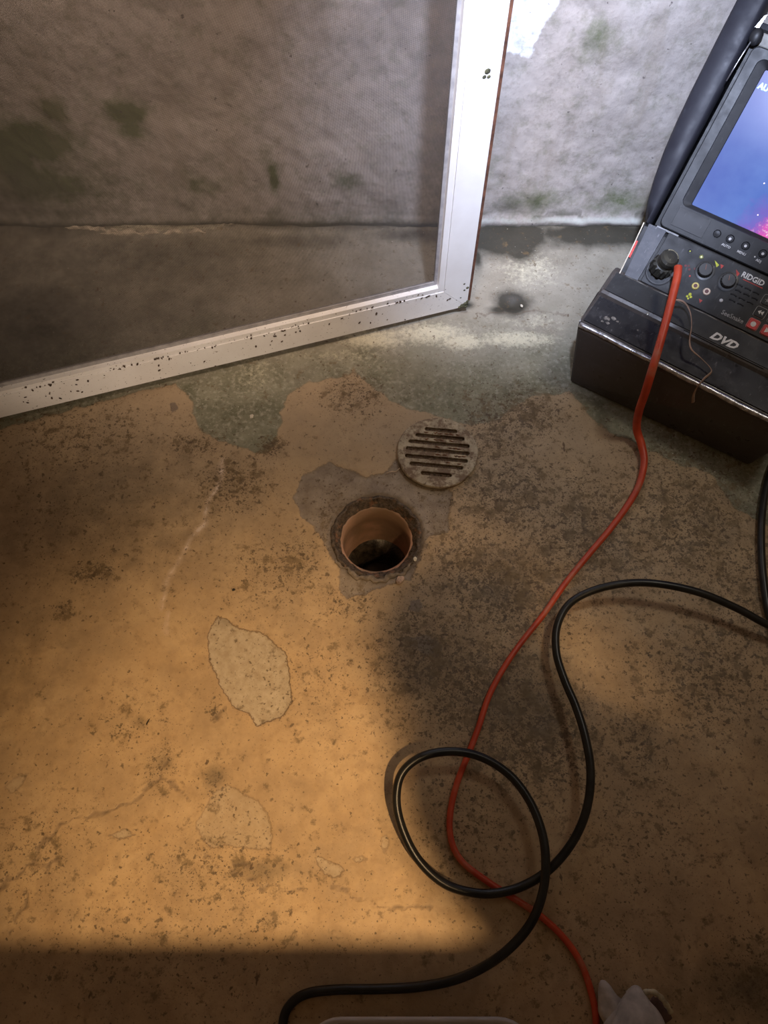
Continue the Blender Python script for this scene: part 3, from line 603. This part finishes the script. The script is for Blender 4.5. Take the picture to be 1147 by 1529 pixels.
# buttons
def rrect(cx, cy, w_, h_, r, n=4):
    out = []
    for (sx, sy, a0) in ((1, 1, 0), (-1, 1, 90), (-1, -1, 180), (1, -1, 270)):
        for k in range(n + 1): a = math.radians(a0 + 90 * k / n); out.append((cx + sx * (w_ / 2 - r) + r * math.cos(a), cy + sy * (h_ / 2 - r) + r * math.sin(a)))
    return out
def button(u, s, mat, sym, ring=True, outline=whitep):
    b = poly_part('button', rrect(u, s, .0175, .0165, .0028), CP, .0012, mat, dev, .0028)
    if ring:
        bm = bmesh.new(); P = rrect(u, s, .0195, .0185, .0034); P.append(P[0]); tube(bm, [CP @ Vector((p[0], p[1], .0018)) for p in P], .0005, 6); build('outline', bm, outline, b)
    hh = .0042
    if sym == 'rec': pp('symbol', u, s, [(.0046, hh - .0003), (.0046, hh)], whitep, n=20, parent=b)
    if sym == 'play': poly_part('symbol', [(u - .004, s + .005), (u + .0045, s), (u - .004, s - .005)], CP, hh - .0001, whitep, b)
    if sym == 'rew':
        for k in (0, 1): poly_part('symbol', [(u - .005 + k * .005, s), (u + k * .005, s + .004), (u + k * .005, s - .004)], CP, hh - .0001, whitep, b)
    if sym == 'sun':
        pp('symbol', u, s, [(.0026, hh - .0003), (.0026, hh)], greyp, n=12, parent=b)
        for k in range(6): a = k * math.pi / 3; poly_part('symbol', [(u + .0035 * math.cos(a - .15), s + .0035 * math.sin(a - .15)), (u + .0058 * math.cos(a), s + .0058 * math.sin(a)), (u + .0035 * math.cos(a + .15), s + .0035 * math.sin(a + .15))], CP, hh - .0001, greyp, b)
    return b
redb = plain('red_button', (.62, .07, .07), .45, 0, .15, 90)
outl = plain('grey_outline', (.42, .42, .42), .6)
button(.236, .017, redb, 'rec', True, plain('pink_outline', (.7, .3, .3), .6)); button(.262, .017, redb, 'play', True, plain('pale_pink_outline', (.7, .3, .3), .6)); button(.288, .017, redb, 'sq')
for (u, s, k) in ((.236, .040, 'rew'), (.262, .040, 'rew'), (.288, .040, 'play'), (.236, .063, 'sun'), (.262, .063, 'rec'), (.288, .063, 'sun'), (.243, .086, 'sq'), (.269, .086, 'rec')): button(u, s, panel_m, k, True, outl)
part_text('lettering', 'DVD', LP, .184, .0115, .0036, .0215, whitep, shear=.35, bold=.0009, parent=ledge2, sx=1.05)
part_disc('rivet', LP, .071, .001, [(.0028, 0), (.0028, .0014), (.0012, .0022)], plain('dull_rivet', (.30, .29, .26), .4, .5), 14)
# hardened drips of cement on the front ledge
for (u, v, r) in ((.014, .045, .006), (.024, .052, .0055), (.033, .049, .003), (.02, .036, .004), (.010, .034, .003), (.072, .052, .0022)):
    bm = bmesh.new(); bmesh.ops.create_icosphere(bm, subdivisions=2, radius=1, matrix=Matrix.Translation((u, v, .1533)) @ Matrix.Diagonal((r, r * .8, .0016, 1)))
    for v_ in bm.verts: v_.co.x += random.uniform(-1, 1) * r * .2; v_.co.y += random.uniform(-1, 1) * r * .2
    build('cement_drip', bm, plain('cement_drip', (.22, .20, .18), .8, 0, .5, 200, .7), dev, True)

# monitor ----------------------------------------------------------------
mon = empty('x'); bpy.data.objects.remove(mon)
def ringmesh(name, rects, mat, parent, M):
    """rects: list of (u0,u1,s0,s1,h,r) successive outlines"""
    bm = bmesh.new(); prev = None; n = 5
    for (u0, u1, s0, s1, h, r) in rects:
        P = rrect((u0 + u1) / 2, (s0 + s1) / 2, u1 - u0, s1 - s0, r, n); R = [bm.verts.new(M @ Vector((p[0], p[1], h))) for p in P]
        if prev:
            for i in range(len(R)): bm.faces.new((prev[i], prev[(i + 1) % len(R)], R[(i + 1) % len(R)], R[i]))
        prev = R
    return build(name, bm, mat, parent)
bez = ringmesh('monitor_bezel', [(.002, .372, .001, .302, -.03, .012), (.002, .372, .001, .302, -.002, .012), (.004, .370, .003, .300, 0, .010), (.0195, .3545, .0455, .288, 0, .012), (.0205, .3535, .0465, .287, -.002, .011)], bez_m, dev, MP)
ringmesh('screen_surround', [(.0205, .3535, .0465, .287, -.002, .011), (.036, .338, .052, .2765, -.007, .003), (.0375, .3365, .053, .2755, -.010, .002)], inner_m, bez, MP)
m = NT('lit_screen'); mp = m.n('ShaderNodeTexCoord')
# glow picture: blue field, violet towards the upper left, a pink burst low in the middle
inv = MP.inverted(); vt = m.n('ShaderNodeVectorTransform'); 
sep = m.n('ShaderNodeSeparateXYZ'); m.set(sep.inputs[0], m.coord()); U_ = sep.outputs[0]; V_ = sep.outputs[1]
sv = m.math('DIVIDE', m.math('SUBTRACT', V_, .23), math.cos(math.radians(51)))      # height up the screen
col = m.mix(m.mr(m.noise(9, 4), .35, .65), (.06, .13, .52), (.13, .24, .66)); col = m.mix(m.mr(sv, .17, .28, 0, .75), col, (.27, .29, .74)); col = m.mix(m.mr(U_, .14, .04, 0, .35), col, (.20, .25, .62))
du = m.math('SUBTRACT', U_, .198); dv = m.math('SUBTRACT', sv, .045); rr_ = m.math('SQRT', m.math('ADD', m.math('MULTIPLY', du, du), m.math('MULTIPLY', m.math('MULTIPLY', dv, dv), .55)))
rr_ = m.math('ADD', rr_, m.math('MULTIPLY', m.math('SUBTRACT', m.noise(60, 5, .7), .5), .05))
col = m.mix(m.mr(rr_, .085, .03), col, (.28, .10, .55)); col = m.mix(m.mr(rr_, .055, .028), col, (.85, .12, .50)); col = m.mix(m.mr(m.noise(150, 5, .7), .53, .62), col, m.mix(m.mr(rr_, .055, .035), col, (1.0, .65, .85)))
em = m.n('ShaderNodeEmission'); m.set(em.inputs[0], col); em.inputs[1].default_value = 1.0
m.b.inputs['Base Color'].default_value = (.01, .01, .012, 1); m.b.inputs['Roughness'].default_value = .15
ad = m.n('ShaderNodeAddShader'); m.t.links.new(em.outputs[0], ad.inputs[0]); m.t.links.new(m.b.outputs[0], ad.inputs[1]); m.t.links.new(ad.outputs[0], m.t.nodes['Material Output'].inputs[0])
scr = part_box('screen', MP, .037, .337, .0525, .276, -.012, -.009, m.m, 0, bez); scr['label'] = 'lit blue and violet screen with a pink burst'
def emit(name, c, s):
    m = NT(name); m.set(m.b.inputs['Base Color'], c); m.set(m.b.inputs['Emission Color'], c); m.b.inputs['Emission Strength'].default_value = s; return m.m
em1 = emit('cyan_caption', (.45, 1.0, .95), 1.0); em2 = emit('spark', (1, .75, .95), 1.0)
part_text('caption', 'AU', MP, .0395, .2490, -.0088, .0125, em1, bold=.0006, parent=scr)
part_disc('caption', MP, .066, .243, [(.0022, -.0088), (.0022, -.0085)], em1, 10, scr)
for (px, py) in ((1121, 271), (1124, 281), (1128, 285), (1128, 294), (1129, 300), (1111, 308), (1089, 265)):
    # sparks: positions on the screen plane in its own coordinates
    u = .165 + (px - 1121) * .0012 - (py - 271) * .0002; s = .120 - (py - 271) * .0011
    part_disc('spark', MP, u, s, [(.0012, -.0088), (.0012, -.0086)], em2, 8, scr)
for k, (u, s, r) in enumerate(((.102, .027, .0058), (.126, .028, .0062), (.155, .028, .0062), (.187, .028, .0062), (.216, .028, .0062), (.245, .028, .0062))):
    b = part_disc('button', MP, u, s, [(r + .0012, 0), (r + .001, .0008), (r, .0004), (r - .0005, .003), (.001, .0034)], inner_m, 24)
    if k: part_disc('button_dot', MP, u, s, [(.0024, .0032), (.0024, .0038)], whitep, 14, b)
    if k: part_text('lettering', ('', 'AUTO', 'MENU', 'ADJ', '-', '+')[k], MP, u, .0135, .0004, .0058, whitep, bold=.0001, parent=bez, align='CENTER')
part_disc('indicator', MP, .178, .0185, [(.0013, 0), (.0013, .0006)], whitep, 10)
part_box('label_plate', MP, .022, .082, .010, .042, .0, .0010, black_mat('dark_grey_plate', (.05, .05, .053), .5, .15), .0004, bez)
part_box('hinge_bar', MP, .002, .045, -.004, -.0005, .0, .0035, plain('scuffed_edge', (.25, .25, .26), .45, .2, .4), .0005)
bm = bmesh.new(); tube(bm, [MP @ Vector((u, -.004, .0)) for u in np.linspace(.045, .37, 12)], .003, 8); build('hinge_rod', bm, inner_m, dev, True)
# lid: curved flanges left and right of the monitor, a top bridge and a back
left = [(-.014, -.008), (-.026, -.002), (-.038, .030), (-.046, .065), (-.053, .11), (-.057, .16), (-.059, .21), (-.060, .30), (-.060, .40), (-.057, .430), (-.045, .444)]
def lidshape(mirror):
    bm = bmesh.new(); f = (lambda u: .374 - u) if mirror else (lambda u: u)
    for i in range(len(left) - 1):
        pass
    rows_ = []
    for (u, s) in left:
        ui = max(u + .002, -.012); L = []
        ue = u
        for (uu, hh) in ((ue + .004, -.075), (ue, -.03), (ue + .002, -.006), (ue + .008, .004), (ui - .006, .006), (ui - .001, .002), (ui, -.03), (ui, -.075)):
            uu = min(uu, ui) if hh > -.03 else uu
            L.append(bm.verts.new(MP @ Vector((f(uu), s, hh))))
        rows_.append(L)
    for A_, B_ in zip(rows_, rows_[1:]):
        for k in range(8): bm.faces.new((A_[k], A_[(k + 1) % 8], B_[(k + 1) % 8], B_[k]))
    bm.faces.new(rows_[0]); bm.faces.new(rows_[-1][::-1])
    return build('lid_flange', bm, lid_m, dev, True)
lidshape(False); lidshape(True)
part_box('lid_bridge', MP, -.05, .424, .40, .444, -.075, .004, lid_m, .004)
part_box('lid_back', MP, -.02, .394, .0, .345, -.078, -.072, lid_m, .002)
part_box('monitor_shell', MP, .006, .368, .01, .298, -.06, -.029, inner_m, .003)
part_box('top_strip', MP, .0045, .37, .3025, .322, -.05, -.010, plain('grey_strip', (.22, .21, .19), .5, 0, .3), .002)
bm = bmesh.new(); bmesh.ops.create_uvsphere(bm, u_segments=16, v_segments=10, radius=.0105, matrix=MP @ Matrix.Translation((-.001, .311, .002)) @ Matrix.Diagonal((1, 1.3, .8, 1))); build('pivot_knob', bm, inner_m, dev, True)
bm = bmesh.new(); tube(bm, [MP @ Vector(p) for p in ((-.0095, .240, .006), (-.0080, .262, .008), (-.0060, .284, .009), (-.0042, .303, .006))], .0012, 8); o = build('strut_wire', bm, silver, dev, True)
bm = bmesh.new(); prism(bm, [(-.010, .322), (-.003, .322), (-.001, .343), (-.005, .340)], lambda p, k: MP @ Vector((p[0], p[1], .002 + .003 * k))); build('latch', bm, silver, dev)

# ---------------------------------------------------------------- cables
def cable(name, pts, rads, mat, label, cat, per=10, n=14):
    C = catmull([(*fl(p[0], p[1], p[2]), r) for p, r in zip(pts, rads)], per); bm = bmesh.new()
    tube(bm, [c[:3] for c in C], [c[3] for c in C], n); o = build(name, bm, mat, None, True); tag(o, label, cat); return o
rp = [(1013, 398, .238), (1011, 415, .232), (1005, 440, .220), (996, 475, .203), (985, 515, .186), (974, 552, .165), (964, 585, .125), (954, 615, .075), (951, 640, .032), (958, 664, .015), (962, 690, .009), (955, 722, .007), (939, 752, .006), (912, 789, .006), (880, 827, .006), (845, 870, .006), (812, 917, .006), (778, 960, .006), (752, 998, .006), (730, 1040, .006), (715, 1085, .006), (700, 1125, .006), (684, 1165, .006), (673, 1210, .006), (673, 1250, .006), (688, 1284, .006), (722, 1312, .006), (762, 1338, .006), (805, 1366, .006), (840, 1398, .006), (866, 1435, .006), (882, 1478, .006), (890, 1520, .006), (888, 1580, .006), (870, 1680, .006)]
rr = [.0070] * 5 + [.0074] * 5 + [.0066, .0062, .0060, .0056, .0054, .0052, .0050] + [.0048] * 20
rp = [(x, y, max(z, r + .0005)) for (x, y, z), r in zip(rp, rr)]
m = NT('red_cable_jacket'); c = m.mix(m.mr(m.noise(30, 4), .35, .65), (.50, .05, .018), (.64, .08, .028)); c = m.mix(m.mr(m.noise(16, 4, off=(1, 2, 3)), .56, .66, 0, .4), c, (.45, .24, .14)); red = m.out(c, .42, 0, .5)
cable('red_cable', rp, rr, red, 'thin red push cable running from the monitor plug across the floor', 'cable')
bp = [(1230, 610, .05), (1180, 650, .02), (1151, 705, .010), (1139, 760, .008), (1137, 820, .008), (1142, 880, .008), (1152, 930, .008), (1180, 990, .010), (1230, 1020, .012), (1270, 1000, .018), (1240, 965, .026), (1190, 948, .030), (1147, 933, .034), (1100, 908, .042), (1045, 885, .050), (985, 872, .052), (935, 871, .048), (885, 882, .042), (850, 902, .036), (832, 935, .034), (831, 975, .034), (843, 1015, .036), (860, 1055, .040), (874, 1100, .044), (882, 1150, .044), (878, 1200, .040), (862, 1245, .034), (834, 1285, .026), (800, 1313, .021), (760, 1330, .019), (715, 1334, .019), (665, 1320, .020), (626, 1285, .026), (602, 1240, .036), (592, 1195, .046), (600, 1155, .054), (630, 1130, .056), (675, 1122, .050), (720, 1131, .042), (762, 1158, .036), (792, 1198, .036), (810, 1245, .038), (815, 1290, .040), (810, 1335, .038), (793, 1378, .034), (762, 1415, .030), (722, 1444, .024), (675, 1464, .016), (620, 1474, .010), (560, 1477, .008), (500, 1478, .008), (455, 1485, .008), (430, 1505, .008), (422, 1535, .008), (425, 1580, .008)]
br = [.0065] * len(bp)
blackc = NT('black_cable_jacket'); blackc.bump(blackc.noise(25, 3), .15, .001); bc = blackc.out(blackc.mix(blackc.mr(blackc.noise(40, 4), .4, .6), (.010, .010, .010), (.020, .019, .017)), .34, 0, .4)
bp = [(x, y, max(z, r + .0022)) for (x, y, z), r in zip(bp, br)]
cable('black_cable', bp, br, bc, 'thick black rubber cable curled into one loop over the red cable', 'cable', n=16)
# loose strand of tape over the panel edge
sp_ = [(1003, 447, .208), (1020, 450, .2), (1030, 464, .192), (1033, 485, .186), (1030, 508, .181), (1033, 522, .178), (1046, 534, .171), (1060, 548, .166), (1062, 556, .163), (1052, 565, .160), (1046, 572, .163), (1040, 580, .1525), (1036, 590, .135), (1035, 601, .117)]
C = catmull([fl(*p) for p in sp_], 8); bm = bmesh.new(); tube(bm, C, [.0021 + .0008 * math.sin(i * .2) for i in range(len(C))], 6, .4)
tag(build('loose_strand', bm, plain('tan_strand', (.36, .24, .18), .6), None, True), 'thin curly tan strand hanging over the front edge of the monitor unit', 'strand')

# ---------------------------------------------------------------- crumbs on the floor
def chip(name, px, py, r, mat, label, sz=(1, .8, .4), cat='pebble', group=None):
    bm = bmesh.new(); bmesh.ops.create_icosphere(bm, subdivisions=2, radius=1)
    for v in bm.verts: v.co *= random.uniform(.75, 1.15)
    bmesh.ops.transform(bm, matrix=Matrix.Diagonal((r * sz[0], r * sz[1], r * sz[2], 1)), verts=bm.verts[:])
    o = build(name, bm, mat); p = fl(px, py); o.location = (p[0], p[1], r * sz[2] * .75); o.rotation_euler = (0, 0, random.random() * 3); return tag(o, label, cat, group)
pinkm = plain('pink_mortar', (.50, .36, .28), .8, 0, .3, 200, .6); pale_m = plain('pale_stone', (.68, .62, .50), .7, 0, .2, 200, .4)
chip('mortar_chip', 597, 866, .0085, pinkm, 'pinkish mortar chip on the near edge of the open drain', (1.1, .8, .45), 'chip')
chip('pebble', 779, 457, .0038, pale_m, 'pale round pebble beside the dark pit near the door corner')
chip('plaster_flake', 376, 622, .0050, pale_m, 'pale plaster flake on the green concrete below the door rail', (1, .8, .3), 'flake')
chip('plaster_flake', 620, 835, .0038, pale_m, 'pale yellow flake at the right edge of the open drain', (.8, 1.2, .4), 'flake')
chip('dirt_crumb', 349, 881, .0030, plain('black_crumb', (.03, .025, .02), .8), 'tiny black crumb on the tan floor left of the drain', (1, .8, .5), 'crumb')
chip('wood_chip', 221, 1078, .0045, plain('dark_splinter', (.05, .035, .02), .8), 'dark splinter on the tan floor left of the bare patch', (1.2, .3, .3), 'crumb')
bm = bmesh.new(); C = catmull([fl(*p) for p in ((577, 707, .003), (585, 704, .004), (591, 704, .003), (597, 699, .003))], 6); tube(bm, C, .0010, 6)
tag(build('straw', bm, plain('pale_straw', (.55, .42, .30), .6), None, True), 'short pale straw against the left side of the drain grate', 'straw')

# broken plaster fallen along the foot of the wall, seen through the insect mesh
def slab(px0, py0, px1, py1, wdt, label):
    a, b = Vector(fl(px0, py0)), Vector(fl(px1, py1)); n = 40; bm = bmesh.new(); rings = []
    for i in range(n + 1):
        t = i / n; c = a.lerp(b, t); e = min(1, 6 * t, 6 * (1 - t)); w_ = wdt * e * (.75 + .3 * math.sin(i * 1.3) * math.sin(i * .37) + .15 * random.random()) + .0008
        h_ = .006 * e * (.8 + .3 * math.sin(i * .9)) + .001
        rings.append([bm.verts.new(p) for p in ((c.x, c.y - w_, 0), (c.x, c.y - w_ * .9, h_ * .8), (c.x, c.y, h_), (c.x, c.y + w_, h_ * .9), (c.x, c.y + w_, 0))])
    for A_, B_ in zip(rings, rings[1:]):
        for k in range(5): bm.faces.new((A_[k], A_[(k + 1) % 5], B_[(k + 1) % 5], B_[k]))
    bm.faces.new(rings[0]); bm.faces.new(rings[-1][::-1])
    tag(build('rubble_sliver', bm, slabm), label, 'rubble')
slabm = plain('fallen_plaster', (.42, .37, .29), .85, 0, .35, 70, .8)
slab(88, 338, 200, 349, .005, 'pale broken plaster sliver on the floor behind the mesh, left part of the wall foot')
slab(150, 349, 345, 345, .008, 'longest pale broken plaster sliver lying behind the mesh below the mossy wall')
slab(300, 334, 362, 337, .004, 'small pale plaster sliver against the wall foot, right end of the broken plaster')
# ---------------------------------------------------------------- things at the near edge of the photograph
def lump_shape(name, prof_pts, mat, parent):
    pass
clothm = plain('grimy_white_cloth', (.50, .46, .42), .85, 0, .25, 45, .6)
cl = empty('torn_cloth_sack', (*fl(955, 1535)[:2], 0)); tag(cl, 'grimy white torn cloth sack neck at the lower right edge beside the red cable', 'sack')
p0 = Vector((*fl(955, 1535)[:2], 0))
def lp(px, py, z): return Vector(fl(px, py, z)) - p0
bm = bmesh.new()
C = [(948, 1481, .020, .010), (949, 1488, .022, .013), (948, 1500, .025, .022), (948, 1518, .028, .034), (948, 1545, .032, .045), (950, 1590, .036, .055), (955, 1640, .03, .05)]
C = catmull([(*lp(a, b, z), r) for a, b, z, r in C], 6); N_ = 40; rings = []
for i, c in enumerate(C):
    ring = []
    for k in range(N_):
        a = 2 * math.pi * k / N_; r = c[3] * (1 + .08 * math.sin(a * 5 + i * .2) + .05 * math.sin(a * 11 - i * .3)) * (1 + (.15 * math.sin(a * 7) if i < 2 else 0))
        ring.append(bm.verts.new((c[0] + r * math.cos(a), c[1] + .012 * math.sin(a) * (.5 + .5 * (i > 3)), max(.001, c[2] + r * .55 * math.sin(a)))))
    rings.append(ring)
for A_, B_ in zip(rings, rings[1:]):
    for k in range(N_): bm.faces.new((A_[k], A_[(k + 1) % N_], B_[(k + 1) % N_], B_[k]))
bm.faces.new(rings[0]); bm.faces.new(rings[-1][::-1]); build('sack_body', bm, clothm, cl, True)
bm = bmesh.new(); C = catmull([lp(962, 1482, .026), lp(975, 1481, .034), lp(986, 1488, .036), lp(995, 1500, .032), (lp(1002, 1512, .024))], 6); tube(bm, C, [.0035 + .0005 * math.sin(i * 1.1) for i in range(len(C))], 8, .7); o = build('torn_hem', bm, plain('yellowed_cloth', (.55, .50, .36), .85, 0, .3, 90, .6), cl, True); o['label'] = 'yellowed torn hem'
bm = bmesh.new(); tube(bm, catmull([lp(972, 1492, .014), lp(984, 1505, .016), lp(996, 1525, .016)], 5), [.006] * 2 + [.009] * 9, 10, .6); build('fold', bm, plain('dark_fold', (.14, .08, .06), .9), cl, True)
bm = bmesh.new(); bmesh.ops.create_icosphere(bm, subdivisions=3, radius=1)
for v in bm.verts: v.co *= 1 + .10 * math.sin(v.co.x * 5 + 1) + .06 * math.sin(v.co.y * 9) - (.12 if v.co.z > .6 else 0)
bmesh.ops.transform(bm, matrix=Matrix.Translation(lp(917, 1512, .017)) @ Matrix.Rotation(.35, 4, 'Z') @ Matrix.Diagonal((.018, .036, .016, 1)), verts=bm.verts[:]); build('cloth_flap', bm, clothm, cl, True)

# white plastic tub: only its far rim reaches the picture
tub = empty('plastic_tub', (*fl(620, 1560)[:2], 0)); tag(tub, 'white plastic tub whose rim shows at the bottom edge below the black cable', 'tub')
t0 = Vector((*fl(620, 1560)[:2], 0)); edge = fl(620, 1522, .05)[1]; x0 = fl(452, 1522, .05)[0]; x1 = fl(800, 1522, .05)[0]
bm = bmesh.new(); prev = None
for (ins, z) in ((.010, .0), (.004, .0), (.0, .045), (-.003, .050), (.002, .052), (.005, .048), (.008, .006), (.03, .005)):
    P = rrect((x0 + x1) / 2 - t0[0], edge - .055 - t0[1], (x1 - x0) - 2 * ins, .11 - 2 * ins, max(.005, .05 - ins), 8); R = [bm.verts.new((*p, z)) for p in P]
    if prev:
        for i in range(len(R)): bm.faces.new((prev[i], prev[(i + 1) % len(R)], R[(i + 1) % len(R)], R[i]))
    else: bm.faces.new(R)
    prev = R
bm.faces.new(prev[::-1]); build('tub_shell', bm, plain('white_plastic', (.55, .52, .50), .5, 0, .1, 30), tub, True)

# unseen bench added behind the camera; its top throws the straight foreground shadow
wood = NT('bench_wood'); wood.out(wood.mix(wood.mr(wood.noise(10, 5, .6, stretch=(.4, 6, 6)), .35, .65), (.22, .13, .07), (.34, .21, .12)), .6)
bn = empty('shadow_bench', (-.4, -.54, 0)); tag(bn, 'unseen wooden workbench added to throw the straight foreground shadow', 'bench')
for k in range(4):
    bm = bmesh.new(); box(bm, -.80, .745, -.177 + k * .105, -.077 + k * .105, .77, .80, .003); 
    build('plank', bm, wood.m, bn)
for (x, y) in ((-.7, -.1), (-.7, .17), (.55, -.1), (.55, .17)):
    bm = bmesh.new(); box(bm, x - .02, x + .02, y - .02, y + .02, 0, .77, .003); build('leg', bm, wood.m, bn)

# ---------------------------------------------------------------- unseen person, posed to cast the shadow across the floor
PX, PY = .465, -.375
def skin_body(name, V, E, R, mat, parent):
    me = bpy.data.meshes.new(name); me.from_pydata([Vector(v) for v in V], E, []); o = bpy.data.objects.new(name, me); COL.objects.link(o)
    o.modifiers.new('s', 'SKIN'); 
    for i, r in enumerate(R): me.skin_vertices[0].data[i].radius = r if isinstance(r, tuple) else (r, r)
    me.skin_vertices[0].data[0].use_root = True
    sb = o.modifiers.new('u', 'SUBSURF'); sb.levels = 2; sb.render_levels = 2
    bpy.context.view_layer.update(); res = bpy.data.meshes.new_from_object(o.evaluated_get(bpy.context.evaluated_depsgraph_get())); bpy.data.objects.remove(o)
    return link(name, res, mat, parent, True)
per = empty('person', (PX, PY, 0)); tag(per, 'unseen person in dark work clothes, posed to cast the shadow across the floor', 'person')
V = [(0, 0, .95), (0, 0, 1.15), (0, .01, 1.38), (0, .01, 1.48), (0, .03, 1.60), (0, .03, 1.70),
     (-.06, .04, 1.38), (-.05, .08, 1.12), (-.03, .17, .98), (-.01, .22, .96), (.17, 0, 1.40), (.32, .0, 1.16), (.27, .08, .90), (.24, .10, .83),
     (-.03, 0, .88), (-.045, .01, .50), (-.05, -.01, .09), (.12, 0, .88), (.12, .01, .50), (.13, -.01, .09), (-.05, .13, .04), (.13, .14, .04)]
E_ = [(0, 1), (1, 2), (2, 3), (3, 4), (4, 5), (2, 6), (6, 7), (7, 8), (8, 9), (2, 10), (10, 11), (11, 12), (12, 13), (0, 14), (14, 15), (15, 16), (16, 20), (0, 17), (17, 18), (18, 19), (19, 21)]
R_ = [(.12, .11), (.11, .10), (.10, .10), .055, .09, .07, .06, .048, .036, .04, .06, .048, .036, .04, .09, .065, .045, .09, .065, .045, .04, .04]
bd_ = skin_body('body', V, E_, R_, plain('navy_work_clothes', (.035, .04, .06), .85, 0, .2, 20), per)
